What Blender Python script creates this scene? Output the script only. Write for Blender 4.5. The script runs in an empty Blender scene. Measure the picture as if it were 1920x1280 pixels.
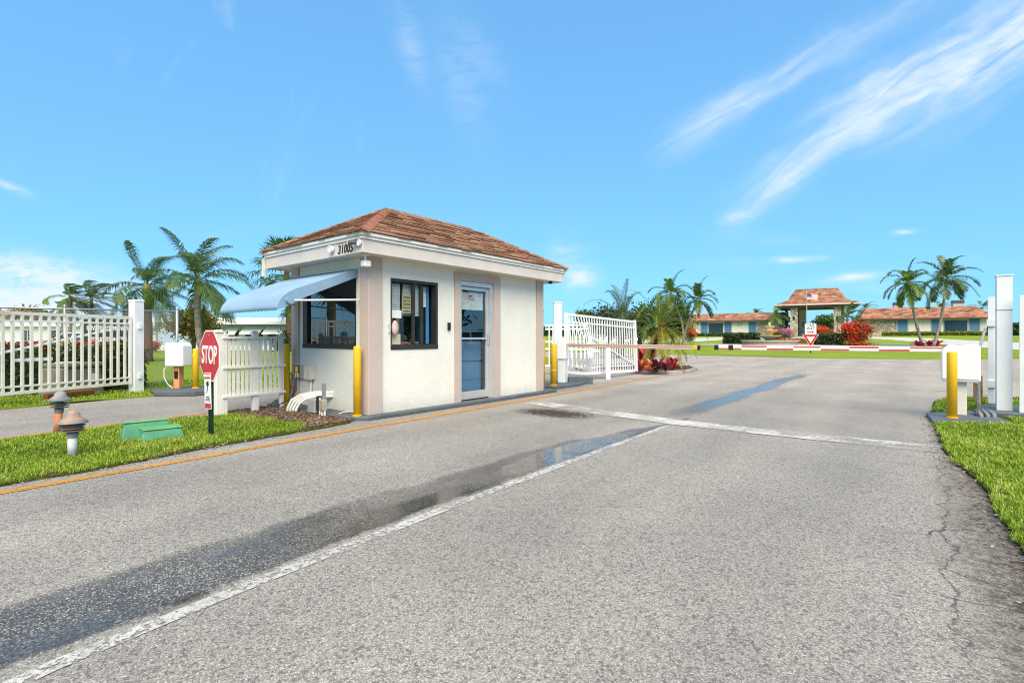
import bpy, bmesh, math, random
import numpy as np
from mathutils import Vector, Matrix, Euler
random.seed(7); rng = np.random.default_rng(7)
R_ = math.radians
SC = bpy.context.scene
COL = SC.collection

# ------------------------------------------------------------------ camera
CAM_H = 1.25; FPX = 948.0
cd = bpy.data.cameras.new('camera'); cam = bpy.data.objects.new('camera', cd); COL.objects.link(cam)
cd.sensor_width = 36; cd.lens = FPX / 1920 * 36; cd.shift_y = -9 / 1920; cd.clip_end = 6000; cd.clip_start = .05
cam.location = (0, 0, CAM_H); cam.rotation_euler = (R_(90), 0, R_(39))
SC.camera = cam
# ------------------------------------------------------------------ world
SUN_EL, SUN_AZ = 51, 134          # azimuth of the light source, clockwise from +Y
W = bpy.data.worlds.new('World'); SC.world = W; W.use_nodes = True
wn = W.node_tree; wn.nodes.clear()
def wnode(t, **k):
    n = wn.nodes.new(t)
    for a, b in k.items(): setattr(n, a, b)
    return n
def wl(a, b): wn.links.new(a, b)
def wm(op, a, b=None, c=None):
    n = wnode('ShaderNodeMath', operation=op)
    for i, v in enumerate((a, b, c)):
        if v is None: continue
        if isinstance(v, (int, float)): n.inputs[i].default_value = v
        else: wl(v, n.inputs[i])
    return n.outputs[0]
def wss(v, a, b):
    n = wnode('ShaderNodeMapRange', interpolation_type='SMOOTHSTEP'); wl(v, n.inputs[0])
    n.inputs[1].default_value = a; n.inputs[2].default_value = b
    return n.outputs[0]
sky = wnode('ShaderNodeTexSky', sky_type='NISHITA', sun_disc=False)
sky.sun_elevation = R_(SUN_EL); sky.sun_rotation = R_(SUN_AZ); sky.air_density = 1.0; sky.dust_density = .35; sky.ozone_density = 1.0
tint = wnode('ShaderNodeMix', data_type='RGBA', blend_type='MULTIPLY'); tint.inputs[0].default_value = 1
gm = wnode('ShaderNodeGamma'); wl(sky.outputs[0], gm.inputs[0]); gm.inputs[1].default_value = .36
wl(gm.outputs[0], tint.inputs[6]); tint.inputs[7].default_value = (.51, 1.17, 1.80, 1)
tc = wnode('ShaderNodeTexCoord')
def wdot(vec):
    n = wnode('ShaderNodeVectorMath', operation='DOT_PRODUCT'); wl(tc.outputs['Generated'], n.inputs[0]); n.inputs[1].default_value = vec
    return n.outputs['Value']
dF, dR, dZ = wdot((-.6293, .7771, 0)), wdot((.7771, .6293, 0)), wdot((0, 0, 1))
den = wm('MAXIMUM', dF, .1); cu = wm('DIVIDE', dR, den); cv = wm('DIVIDE', dZ, den)
ca, sa = math.cos(R_(31)), math.sin(R_(31))
cs = wm('ADD', wm('MULTIPLY', cu, ca), wm('MULTIPLY', cv, sa)); ct = wm('SUBTRACT', wm('MULTIPLY', cv, ca), wm('MULTIPLY', cu, sa))
def wnoise(x, y, detail=5, dist=0.4, rough=.55):
    c = wnode('ShaderNodeCombineXYZ'); wl(x, c.inputs[0]); wl(y, c.inputs[1])
    n = wnode('ShaderNodeTexNoise'); n.inputs['Scale'].default_value = 1; n.inputs['Detail'].default_value = detail; n.inputs['Distortion'].default_value = dist; n.inputs['Roughness'].default_value = rough
    wl(c.outputs[0], n.inputs['Vector']); return n.outputs[0]
n_wob = wm('SUBTRACT', wnoise(wm('MULTIPLY', cs, 3.2), wm('MULTIPLY', ct, 5), 3), .5)
n_str = wnoise(wm('MULTIPLY', cs, 4.2), wm('MULTIPLY', wm('ADD', ct, wm('MULTIPLY', n_wob, .08)), 34), 6, .6)
def gauss(c, w):
    d = wm('DIVIDE', wm('SUBTRACT', wm('ADD', ct, wm('MULTIPLY', n_wob, .12)), c), w)
    return wm('POWER', 2.718, wm('MULTIPLY', wm('MULTIPLY', d, d), -1.0))
def band(c, w, s0, s1, amp): return wm('MULTIPLY', wm('MULTIPLY', gauss(c, w), wss(cs, s0, s1)), amp)
b1 = wm('MULTIPLY', band(.157, .03, .38, .58, .85), wm('SUBTRACT', 1.0, wm('MULTIPLY', wss(cs, .62, 1.0), .6)))
b2 = band(.0, .034, .44, .6, .9)
b3 = band(.045, .04, .62, .9, .9)
b4 = band(-.05, .05, .75, 1.1, .4)
bs = wm('MULTIPLY', wm('ADD', wm('ADD', b1, b2), wm('ADD', b3, b4)), wm('ADD', wm('MULTIPLY', wss(n_str, .22, .78), .75), .10))
n_low = wnoise(wm('MULTIPLY', cu, 3.1), wm('MULTIPLY', cv, 16), 4, .3)
low = wm('MULTIPLY', wm('MULTIPLY', wss(n_low, .53, .74), wm('SUBTRACT', 1.0, wss(cv, .13, .24))), .6)
leftc = wm('MULTIPLY', wm('MULTIPLY', wm('SUBTRACT', 1.0, wss(cu, -1.0, -.72)), wm('SUBTRACT', 1.0, wss(cv, .05, .17))), wm('MULTIPLY', wss(wnoise(wm('MULTIPLY', cu, 2), wm('MULTIPLY', cv, 20), 4), .25, .6), .95))
n_f = wnoise(wm('MULTIPLY', cu, 14), wm('MULTIPLY', cv, 40), 6, .8, .65)
def blob(u0, v0, wu, wv, amp, tilt=0.0):
    du = wm('DIVIDE', wm('SUBTRACT', cu, u0), wu); dv = wm('DIVIDE', wm('SUBTRACT', wm('SUBTRACT', cv, v0), wm('MULTIPLY', wm('SUBTRACT', cu, u0), tilt)), wv)
    g = wm('POWER', 2.718, wm('MULTIPLY', wm('ADD', wm('MULTIPLY', du, du), wm('MULTIPLY', dv, dv)), -1.0)); return wm('MULTIPLY', wm('MULTIPLY', g, amp), wm('ADD', .25, wss(n_f, .3, .62)))
bl = None
for a in ((.135, .115, .03, .022, .75, 0), (.105, .16, .03, .03, .35, 0), (.668, .117, .05, .008, .75, .1), (.545, .152, .035, .006, .6, .05), (.60, .155, .03, .006, .45, .05), (.775, .207, .022, .005, .55, .1), (-.95, .13, .14, .03, .8, -.12), (-.92, .065, .2, .03, .9, -.05), (-.99, .295, .04, .008, .5, -.4), (-.10, .50, .05, .09, .13, -1.2), (-.2, .57, .03, .06, .2, -1.5), (-.06, .56, .05, .05, .1, -1.0), (.44, .235, .03, .012, .35, .2)):
    b_ = blob(*a); bl = b_ if bl is None else wm('ADD', bl, b_)
hi = wm('MULTIPLY', wss(wnoise(wm('MULTIPLY', cu, 4.3), wm('MULTIPLY', cv, 2.6), 6, .9), .6, .82), .28)
cm = wm('MULTIPLY', wm('MINIMUM', wm('ADD', wm('ADD', wm('MULTIPLY', bs, wm('ADD', .6, wm('MULTIPLY', n_f, .8))), wm('MULTIPLY', low, .4)), wm('ADD', wm('ADD', hi, bl), wm('MULTIPLY', leftc, .4))), .92), wss(dF, .12, .35))
cm = wm('MULTIPLY', cm, wss(dZ, -.01, .03))
cmix = wnode('ShaderNodeMix', data_type='RGBA'); wl(cm, cmix.inputs[0]); wl(tint.outputs[2], cmix.inputs[6]); cmix.inputs[7].default_value = (2.5, 2.8, 3.05, 1)
bg = wnode('ShaderNodeBackground'); wl(cmix.outputs[2], bg.inputs[0]); bg.inputs[1].default_value = .0705
wo = wnode('ShaderNodeOutputWorld'); wl(bg.outputs[0], wo.inputs[0])
# ------------------------------------------------------------------ sun
sl = bpy.data.lights.new('sun', 'SUN'); sun = bpy.data.objects.new('sun', sl); COL.objects.link(sun)
sl.energy = 1.5; sl.angle = R_(58); sl.color = (1.0, .85, .62)
sd = Vector((math.sin(R_(SUN_AZ)) * math.cos(R_(SUN_EL)), math.cos(R_(SUN_AZ)) * math.cos(R_(SUN_EL)), math.sin(R_(SUN_EL))))
sun.rotation_euler = sd.to_track_quat('Z', 'Y').to_euler(); sun.location = (20, 10, 40)
# ------------------------------------------------------------------ colour management
vs = SC.view_settings; vs.view_transform = 'Standard'; vs.look = 'None'; vs.gamma = 1; vs.exposure = 2.3; vs.use_curve_mapping = False
SC.cycles.pixel_filter_type = 'BLACKMAN_HARRIS'; SC.cycles.filter_width = 1.05

# ------------------------------------------------------------------ picture geometry -> world points
FW = Vector((-.6293, .7771, 0)); RT = Vector((.7771, .6293, 0))
def ray(x, y): return FW + RT * ((x - 960) / FPX) + Vector((0, 0, (631 - y) / FPX))
EYE = Vector((0, 0, CAM_H))
def terrain(x, y):
    t = min(1, max(0, (y - 37) / 60)); return 1.35 * t
def onz(x, y, z=0.0): t = ray(x, y); return EYE + t * ((z - CAM_H) / t.z)
def atd(x, y, d): return EYE + ray(x, y) * d
def online(x, y, A, B):
    t = ray(x, y); n = Vector((-(B[1] - A[1]), B[0] - A[0], 0)); return EYE + t * (n.dot(Vector((A[0], A[1], 0))) / n.dot(t))
def ground(p): return Vector((p.x, p.y, terrain(p.x, p.y)))

# ------------------------------------------------------------------ materials
MATS = {}
class NT:
    def __init__(s, name):
        s.m = bpy.data.materials.new(name); s.m.use_nodes = True; s.t = s.m.node_tree; s.t.nodes.clear()
        s.out = s.n('ShaderNodeOutputMaterial'); MATS[name] = s.m
    def n(s, t, **k):
        n = s.t.nodes.new(t)
        for a, b in k.items(): setattr(n, a, b)
        return n
    def l(s, a, b): s.t.links.new(a, b)
    def put(s, v, i):
        if isinstance(v, (int, float)): i.default_value = v
        elif isinstance(v, tuple): i.default_value = (*v, 1) if len(v) == 3 and i.type == 'RGBA' else v
        else: s.l(v, i)
    def m_(s, op, a, b=0.0, c=None):
        n = s.n('ShaderNodeMath', operation=op)
        for i, v in enumerate((a, b, c)):
            if v is not None: s.put(v, n.inputs[i])
        return n.outputs[0]
    def mr(s, v, a, b, c=0.0, d=1.0):
        n = s.n('ShaderNodeMapRange', interpolation_type='SMOOTHSTEP'); s.put(v, n.inputs[0])
        for i, q in enumerate((a, b, c, d)): s.put(q, n.inputs[i + 1])
        return n.outputs[0]
    def mix(s, f, a, b, bt='MIX'):
        n = s.n('ShaderNodeMix', data_type='RGBA', blend_type=bt); s.put(f, n.inputs[0]); s.put(a, n.inputs[6]); s.put(b, n.inputs[7]); return n.outputs[2]
    def pos(s, obj=False):
        if obj: return s.n('ShaderNodeTexCoord').outputs['Object']
        return s.n('ShaderNodeNewGeometry').outputs['Position']
    def xyz(s, v):
        n = s.n('ShaderNodeSeparateXYZ'); s.l(v, n.inputs[0]); return n.outputs
    def scale(s, v, sc):
        n = s.n('ShaderNodeVectorMath', operation='MULTIPLY'); s.l(v, n.inputs[0]); n.inputs[1].default_value = sc; return n.outputs[0]
    def noise(s, v, sc, det=3, rough=.5, dist=0):
        n = s.n('ShaderNodeTexNoise'); s.l(v, n.inputs['Vector']); n.inputs['Scale'].default_value = sc; n.inputs['Detail'].default_value = det
        n.inputs['Roughness'].default_value = rough; n.inputs['Distortion'].default_value = dist; return n.outputs[0]
    def vor(s, v, sc, feat='F1'):
        n = s.n('ShaderNodeTexVoronoi', feature=feat); s.l(v, n.inputs['Vector']); n.inputs['Scale'].default_value = sc; return n.outputs
    def ramp(s, v, stops, const=False):
        n = s.n('ShaderNodeValToRGB'); s.put(v, n.inputs[0]); cr = n.color_ramp
        if const: cr.interpolation = 'CONSTANT'
        while len(cr.elements) < len(stops): cr.elements.new(.5)
        for e, (p, c) in zip(cr.elements, stops): e.position = p; e.color = (*c, 1)
        return n.outputs[0]
    def bump(s, h, st=.3, d=.01):
        n = s.n('ShaderNodeBump'); s.put(h, n.inputs['Height']); n.inputs['Strength'].default_value = st; n.inputs['Distance'].default_value = d; return n.outputs[0]
    def prin(s, col, rough=.6, metal=0, norm=None, spec=.4, out=True, alpha=None):
        n = s.n('ShaderNodeBsdfPrincipled'); s.put(col, n.inputs['Base Color']); s.put(rough, n.inputs['Roughness']); s.put(metal, n.inputs['Metallic'])
        s.put(spec, n.inputs['Specular IOR Level'])
        if norm is not None: s.l(norm, n.inputs['Normal'])
        if alpha is not None: s.put(alpha, n.inputs['Alpha'])
        if out: s.l(n.outputs[0], s.out.inputs[0])
        return n.outputs[0]

def pm(name, col, rough=.55, var=.12, scale=5, bump=.0, bscale=60, metal=0, spec=.4, dirt=None, dscale=3, drange=(.55, .75), rnd=0):
    s = NT(name); p = s.pos()
    nz = s.noise(p, scale, 4, .6)
    c = s.mix(s.mr(nz, .25, .75), tuple(v * (1 - var) for v in col), tuple(min(1, v * (1 + var * .7)) for v in col))
    if rnd:
        oi = s.n('ShaderNodeObjectInfo'); c = s.mix(1.0, c, s.ramp(oi.outputs['Random'], [(0, (1 - rnd,) * 3), (1, (1, 1, 1))]), 'MULTIPLY')
    if dirt: c = s.mix(s.mr(s.noise(p, dscale, 6, .65), *drange), c, dirt)
    nm = s.bump(s.noise(p, bscale, 4, .6), bump, .01) if bump else None
    s.prin(c, rough, metal, nm, spec); return s.m

# asphalt: pale worn aggregate, wet strip beside the white line, stains and edge cracks
def asphalt():
    s = NT('asphalt'); p = s.pos(); X, Y, Z = s.xyz(p)
    v = s.vor(p, 165); g = s.xyz(v['Color'])[0]
    stones = s.ramp(g, [(0, (.075, .073, .07)), (.15, (.145, .14, .134)), (.5, (.235, .226, .213)), (.8, (.33, .317, .30)), (.94, (.45, .435, .415)), (1, (.58, .56, .54))])
    v2 = s.vor(p, 75); g2 = s.xyz(v2['Color'])[1]
    stones = s.mix(.32, stones, (.27, .26, .245)); c = s.mix(s.m_('MULTIPLY', s.m_('GREATER_THAN', g2, .8), .3),stones, (.36, .345, .325))
    c = s.mix(s.m_('MULTIPLY', s.m_('LESS_THAN', g2, .14), .5), c, (.07, .068, .066))
    gaps = s.mr(v['Distance'], .5, .85); c = s.mix(s.m_('MULTIPLY', gaps, .4), c, (.08, .078, .075))
    big = s.noise(p, .55, 5, .6); c = s.mix(1.0, c, s.ramp(big, [(.28, (.88, .865, .845)), (.55, (1.06, 1.045, 1.015)), (.75, (1.22, 1.19, 1.15))]), 'MULTIPLY')
    blot = s.mr(s.noise(p, 2.3, 6, .7), .66, .8); c = s.mix(s.m_('MULTIPLY', blot, .3), c, (.07, .066, .062))
    along = s.noise(s.scale(p, (2.2, .25, 1)), 1.0, 3); c = s.mix(1.0, c, s.ramp(along, [(.3, (.93, .93, .93)), (.7, (1.07, 1.06, 1.05))]), 'MULTIPLY')
    wt = s.m_('SINE', s.m_('MULTIPLY', s.m_('ADD', X, s.m_('MULTIPLY', s.noise(p, .3, 2), .5)), 4.2)); c = s.mix(1.0, c, s.ramp(s.m_('ADD', s.m_('MULTIPLY', wt, .5), .5), [(0, (.95, .95, .95)), (1, (1.06, 1.055, 1.05))]), 'MULTIPLY')
    oil = s.m_('MULTIPLY', s.mr(s.vor(p, .85)['Distance'], .045, .02), s.mr(s.noise(p, 30, 4), .3, .5)); c = s.mix(s.m_('MULTIPLY', oil, .75), c, (.05, .048, .046))
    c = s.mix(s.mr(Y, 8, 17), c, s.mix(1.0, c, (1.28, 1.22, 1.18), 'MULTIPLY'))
    # mud by the booth
    dx = s.m_('DIVIDE', s.m_('ADD', X, 4.66), .62); dy = s.m_('DIVIDE', s.m_('ADD', Y, -6.86), .36)
    rr = s.m_('SQRT', s.m_('ADD', s.m_('MULTIPLY', dx, dx), s.m_('MULTIPLY', dy, dy)))
    mud = s.m_('MULTIPLY', s.mr(rr, 1.6, .7), s.mr(s.m_('ADD', s.noise(p, 13, 5, .75), s.m_('MULTIPLY', rr, -.16)), .26, .36))
    c = s.mix(s.m_('MULTIPLY', mud, .92), c, (.035, .024, .02))
    # dark right-hand edge and cracks
    edge = s.mr(s.m_('ADD', X, s.m_('MULTIPLY', s.noise(p, 1.7, 4, .6), .55)), .25, .72)
    edge = s.m_('MULTIPLY', edge, s.m_('MULTIPLY', s.mr(Y, 13, 9), s.mr(X, 2, 1)))
    c = s.mix(s.m_('MULTIPLY', edge, s.m_('ADD', .35, s.m_('MULTIPLY', s.mr(s.noise(p, 16, 6, .75), .4, .58), .6))), c, s.mix(s.mr(s.noise(p, 42, 4, .7), .45, .6), (.035, .031, .027), (.13, .10, .075)))
    dp = s.n('ShaderNodeVectorMath', operation='ADD'); s.l(p, dp.inputs[0])
    nn = s.n('ShaderNodeTexNoise'); s.l(p, nn.inputs['Vector']); nn.inputs['Scale'].default_value = 3.5; nn.inputs['Detail'].default_value = 5
    s.l(s.scale(nn.outputs[1], (.5, .5, 0)), dp.inputs[1])
    crk = s.vor(dp.outputs[0], .75, 'DISTANCE_TO_EDGE')['Distance']
    nw = s.m_('MULTIPLY', s.m_('SUBTRACT', s.noise(p, 2.2, 6, .6), .5), .4)
    lines = s.m_('MULTIPLY', s.mr(s.m_('ABSOLUTE', s.m_('ADD', s.m_('SUBTRACT', X, .14), nw)), .010, .003), s.m_('MULTIPLY', s.mr(Y, 2.2, 2.9), s.mr(Y, 6.9, 6.2)))
    for y0, sl_, x0 in ((6.72, .05, -.75), (6.30, .06, -.5), (3.2, .12, -.1)): lines = s.m_('MAXIMUM', lines, s.m_('MULTIPLY', s.mr(s.m_('ABSOLUTE', s.m_('ADD', s.m_('ADD', s.m_('SUBTRACT', Y, y0), s.m_('MULTIPLY', X, -sl_)), s.m_('MULTIPLY', nw, .5))), .010, .003), s.m_('MULTIPLY', s.mr(s.m_('ADD', X, s.m_('MULTIPLY', nw, 2.0)), x0, x0 + .3), s.mr(X, 1.5, 1.0))))
    c = s.mix(s.m_('MULTIPLY', lines, .6), c, (.025, .024, .023))
    ck = s.m_('MULTIPLY', s.mr(crk, .008, .002), s.m_('MULTIPLY', s.mr(s.noise(p, .9, 3), .5, .56), s.m_('MULTIPLY', s.mr(X, -.25, .1), s.mr(X, 3, 2))))
    c = s.mix(s.m_('MULTIPLY', ck, .85), c, (.02, .02, .02))
    # water film along the low joint
    wob = s.m_('ADD', s.m_('MULTIPLY', s.noise(s.scale(p, (0, 1, 0)), .75, 3, .6), .42), s.m_('MULTIPLY', s.noise(p, 9, 4, .6), .07))
    xl = s.m_('ADD', s.m_('ADD', -3.30, s.m_('MULTIPLY', s.mr(Y, 4.3, 7.6), .50)), s.m_('SUBTRACT', .20, wob))
    lo = s.mr(s.m_('ADD', s.m_('SUBTRACT', X, xl), s.m_('MULTIPLY', s.m_('SUBTRACT', s.noise(p, 22, 5, .7), .5), .10)), -.045, .06)
    xr = s.m_('ADD', -2.70, s.m_('MULTIPLY', s.mr(Y, .3, 3), -.10))
    xr = s.m_('ADD', xr, s.m_('MULTIPLY', s.m_('SUBTRACT', s.noise(p, 5, 4), .5), .09))
    hi_ = s.mr(s.m_('SUBTRACT', X, xr), .03, -.03)
    wet = s.m_('MULTIPLY', s.m_('MULTIPLY', lo, hi_), s.m_('MULTIPLY', s.mr(Y, 8.6, 7.4), s.mr(Y, -6, -3)))
    xc = s.m_('ADD', -3.04, s.m_('MULTIPLY', s.m_('SUBTRACT', s.noise(s.scale(p, (0, 1, 0)), .35, 3), .5), .5))
    far = s.m_('MULTIPLY', s.mr(s.m_('ABSOLUTE', s.m_('SUBTRACT', X, xc)), s.m_('ADD', .3, s.m_('MULTIPLY', wob, .3)), .08), s.m_('MULTIPLY', s.mr(Y, 7.2, 8.4), s.mr(Y, 20.5, 17.5)))
    wet = s.m_('MAXIMUM', wet, s.m_('MULTIPLY', far, .8))
    pudn = s.mr(s.m_('ADD', s.noise(s.scale(p, (1, .5, 1)), 1.1, 3), s.m_('MULTIPLY', s.m_('SUBTRACT', X, -3.05), .25)), .50, .66)
    pool = s.m_('MULTIPLY', s.mr(wet, .7, 1.0), pudn)
    wet = s.m_('MULTIPLY', wet, s.mr(s.m_('ADD', s.noise(s.scale(p, (1, .6, 1)), 1.5, 5, .65), s.m_('MULTIPLY', s.m_('ADD', X, 3.05), .42)), .30, .58, .62, 1.0))
    dry = s.m_('MULTIPLY', s.mr(s.m_('ADD', g, s.m_('MULTIPLY', s.noise(p, 3.5, 3), .5)), .95, 1.2), s.m_('SUBTRACT', 1.0, pool))
    wet = s.m_('MULTIPLY', wet, s.m_('SUBTRACT', 1.0, s.m_('MULTIPLY', dry, .75)))
    pool = s.m_('MAXIMUM', pool, s.m_('MULTIPLY', s.m_('MULTIPLY', s.mr(far, .42, .75), .8), s.mr(Y, 8.2, 9.5)))
    pe = s.m_('ADD', s.m_('POWER', s.m_('DIVIDE', s.m_('ADD', X, 2.98), .24), 2.0), s.m_('POWER', s.m_('DIVIDE', s.m_('SUBTRACT', Y, 4.75), 1.35), 2.0))
    pool = s.m_('MAXIMUM', pool, s.m_('MULTIPLY', s.mr(s.m_('ADD', pe, s.m_('MULTIPLY', s.noise(p, 5, 4), .8)), 1.45, 1.15), s.mr(wet, .3, .6)))
    wet = s.m_('MAXIMUM', wet, pool)
    c = s.mix(wet, c, s.mix(1.0, c, (.27, .258, .245), 'MULTIPLY'))
    silt = s.m_('MULTIPLY', s.mr(s.m_('ABSOLUTE', s.m_('SUBTRACT', X, xr)), .09, .0), s.m_('MULTIPLY', s.mr(s.noise(p, 2.0, 5, .7), .45, .62), s.mr(Y, 9, 7.8)))
    c = s.mix(s.m_('MULTIPLY', silt, .8), c, (.02, .02, .018))
    rough = s.m_('SUBTRACT', .85, s.m_('MULTIPLY', wet, .52)); rough = s.m_('ADD', s.m_('MULTIPLY', rough, s.m_('SUBTRACT', 1.0, pool)), s.m_('MULTIPLY', pool, .10))
    hgt = s.m_('ADD', s.m_('MULTIPLY', v['Distance'], -1.0), s.m_('MULTIPLY', g, .5))
    b = s.n('ShaderNodeBump'); s.l(hgt, b.inputs['Height']); b.inputs['Distance'].default_value = .004
    s.l(s.m_('SUBTRACT', .55, s.m_('ADD', s.m_('MULTIPLY', wet, .34), s.m_('MULTIPLY', pool, .2))), b.inputs['Strength'])
    s.prin(c, rough, 0, b.outputs[0], s.m_('ADD', .12, s.m_('MULTIPLY', wet, .2)))
asphalt()

def paint(name, col, wear=.5, crackscale=9):
    s = NT(name); p = s.pos()
    c = s.mix(s.mr(s.noise(p, 7, 5, .65), .3, .75), tuple(v * .72 for v in col), col)
    v = s.vor(p, 115); g = s.xyz(v['Color'])[0]; c = s.mix(1.0, c, s.ramp(g, [(0, (.72, .72, .72)), (1, (1.05, 1.05, 1.05))]), 'MULTIPLY')
    dp = s.n('ShaderNodeVectorMath', operation='ADD'); s.l(p, dp.inputs[0])
    nn = s.n('ShaderNodeTexNoise'); s.l(p, nn.inputs['Vector']); nn.inputs['Scale'].default_value = 6; s.l(s.scale(nn.outputs[1], (.12, .12, 0)), dp.inputs[1])
    ck = s.mr(s.vor(dp.outputs[0], crackscale, 'DISTANCE_TO_EDGE')['Distance'], .035, .012)
    ck = s.m_('MULTIPLY', ck, s.mr(s.noise(p, 3, 2), .42, .6))
    bare = s.mr(s.m_('ADD', s.noise(p, 26, 6, .75), s.m_('MULTIPLY', s.noise(p, 2.5, 3), .35)), .80 - wear * .25, .86 - wear * .25)
    a = s.m_('SUBTRACT', 1.0, s.m_('MAXIMUM', s.m_('MULTIPLY', ck, .8), s.m_('MULTIPLY', bare, .85)))
    s.prin(c, .7, 0, s.bump(v['Distance'], .3, .003), .3, alpha=a); return s.m
paint('white_paint', (.57, .55, .52), .47); paint('yellow_paint', (.60, .27, .03), .12, 5)
def barpaint():
    s = NT('bar_paint'); p = s.pos(); st = s.noise(s.scale(p, (2.2, 38, 1)), 1.0, 5, .7); sp_ = s.noise(p, 30, 5, .75); lg_ = s.noise(p, 1.3, 3); v = s.vor(p, 165)
    c = s.mix(s.mr(s.noise(p, 5, 4), .3, .7), (.42, .40, .375), (.57, .55, .52))
    a = s.m_('SUBTRACT', 1.0, s.mr(s.m_('ADD', s.m_('ADD', s.m_('MULTIPLY', st, .6), s.m_('MULTIPLY', sp_, .4)), s.m_('MULTIPLY', s.m_('SUBTRACT', lg_, .5), .45)), .45, .57))
    s.prin(c, .7, 0, s.bump(v['Distance'], .3, .003), .3, alpha=s.m_('ADD', .12, s.m_('MULTIPLY', a, .85)))
barpaint()

def stucco(name, col, warm=0.0):
    s = NT(name); p = s.pos()
    a = s.noise(p, 22, 6, .7); b = s.noise(p, 6, 4, .6); tr = s.noise(s.scale(p, (1, 1, 2.2)), 13, 3, .6, 1.5)
    c = s.mix(s.mr(s.noise(p, 1.6, 4), .3, .7), tuple(v * .93 for v in col), col)
    drip = s.mr(s.noise(s.scale(p, (9, 9, .5)), 1, 4, .6), .58, .8); c = s.mix(s.m_('MULTIPLY', drip, .22), c, (.36, .34, .28))
    Z = s.xyz(p)[2]; base = s.m_('MULTIPLY', s.mr(s.m_('ADD', Z, s.m_('MULTIPLY', b, .25)), .42, .12), .42); c = s.mix(base, c, (.38, .37, .34))
    h = s.m_('ADD', s.m_('MULTIPLY', a, .6), s.m_('ADD', s.m_('MULTIPLY', b, .8), s.m_('MULTIPLY', s.mr(tr, .5, .62), .5)))
    s.prin(c, .85, 0, s.bump(h, .27, .02), .2); return s.m
stucco('stucco_cream', (.725, .71, .645)); stucco('stucco_taupe', (.50, .41, .365))
pm('fascia', (.60, .545, .50), .6, .06, 4, .06, 40, dirt=(.40, .36, .31), drange=(.62, .9)); pm('fascia_light', (.72, .69, .64), .55, .06, 4, .05, 40, dirt=(.42, .38, .33), drange=(.62, .9))
pm('soffit', (.66, .62, .56), .7, .05)
pm('slate_paint', (.085, .10, .115), .6, .22, 3, .25, 30, dirt=(.20, .19, .17), drange=(.6, .85))
pm('white_metal', (.74, .745, .74), .42, .06, 3, .04, 20, dirt=(.50, .45, .36), dscale=2.5, drange=(.62, .88))
pm('cream_metal', (.70, .66, .57), .45, .08, 3, .04, 20, dirt=(.52, .40, .24), dscale=1.8, drange=(.55, .8))
pm('white_wood', (.70, .69, .65), .6, .07, 5, .08, 30, dirt=(.45, .43, .38), dscale=5, drange=(.6, .85))
pm('white_plastic', (.80, .80, .79), .35, .04, 3); pm('beige_plastic', (.58, .55, .47), .5, .08, 4); pm('grey_plastic', (.33, .34, .33), .5, .12, 6); pm('pvc', (.72, .70, .64), .4, .06, 6)
pm('yellow_sleeve', (.80, .46, .012), .45, .08, 3, .05, 14, dirt=(.42, .25, .05), dscale=11, drange=(.6, .82))
pm('black', (.012, .012, .013), .4, .1); pm('bronze', (.045, .04, .038), .38, .2, 5, metal=.3); pm('alum', (.62, .62, .62), .32, .06, 6, metal=.55)
pm('galv', (.36, .37, .37), .4, .15, 12, metal=.7); pm('sign_red', (.52, .018, .03), .35, .08, 6); pm('sign_white', (.80, .80, .79), .35, .04); pm('sign_green_post', (.008, .04, .018), .4, .2, 8)
pm('sign_dark', (.02, .035, .04), .45, .15); pm('rust', (.30, .11, .035), .85, .45, 9, .3, 40, dirt=(.06, .03, .02), dscale=6); pm('rust_paint', (.55, .25, .10), .75, .35, 5, .15, 40, dirt=(.55, .50, .42), dscale=3)
pm('clay', (.50, .17, .07), .8, .25, 5, .1, 40, dirt=(.40, .36, .30), dscale=5); pm('lamp_grey', (.21, .22, .225), .7, .2, 7, .15, 50, dirt=(.38, .20, .12), dscale=5, drange=(.52, .62)); pm('lamp_blue', (.17, .19, .205), .7, .2, 7, .15, 50, dirt=(.30, .27, .24), dscale=5)
pm('pole_grey', (.52, .53, .54), .6, .1, 6, .1, 40); pm('box_green', (.075, .27, .165), .6, .2, 5, .12, 30, dirt=(.07, .13, .07), dscale=6, drange=(.55, .78)); pm('box_lid_green', (.11, .33, .11), .6, .2, 5, .1, 30, dirt=(.10, .2, .08), dscale=6)
pm('transformer', (.17, .17, .13), .55, .18, 3, .05, 20, dirt=(.24, .21, .15), dscale=2); pm('concrete', (.40, .38, .35), .85, .15, 3, .25, 40, dirt=(.2, .19, .16)); pm('kerb_concrete', (.36, .33, .30), .85, .2, 3, .25, 40, dirt=(.17, .14, .11), drange=(.45, .7))
pm('soil', (.075, .05, .036), .95, .4, 9, .6, 60, dirt=(.16, .10, .08), dscale=40); pm('mulch', (.13, .075, .055), .95, .4, 14, .7, 90, dirt=(.30, .20, .15), dscale=70, drange=(.5, .6))
pm('interior_blue', (.06, .22, .42), .7, .06); pm('interior_wall', (.34, .40, .44), .8, .05); pm('interior_dark', (.03, .032, .035), .8, .1); pm('blind', (.78, .78, .77), .6, .04)
pm('paper', (.74, .72, .67), .8, .03); pm('paper_tan', (.62, .53, .33), .8, .05); pm('wood', (.44, .24, .10), .7, .2, 6, .1, 30); pm('pink_wood', (.52, .38, .33), .5, .12, 12)
pm('cable_dark', (.05, .045, .04), .6, .2); pm('cable_brown', (.26, .19, .155), .7, .2, 12); pm('ink', (.03, .03, .035), .7, .1)
pm('arm_red', (.48, .075, .09), .4, .1); pm('arm_orange', (.55, .25, .15), .4, .12, 3); pm('arm_white', (.78, .77, .75), .4, .05); pm('tip_yellow', (.72, .5, .05), .4, .1)
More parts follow.
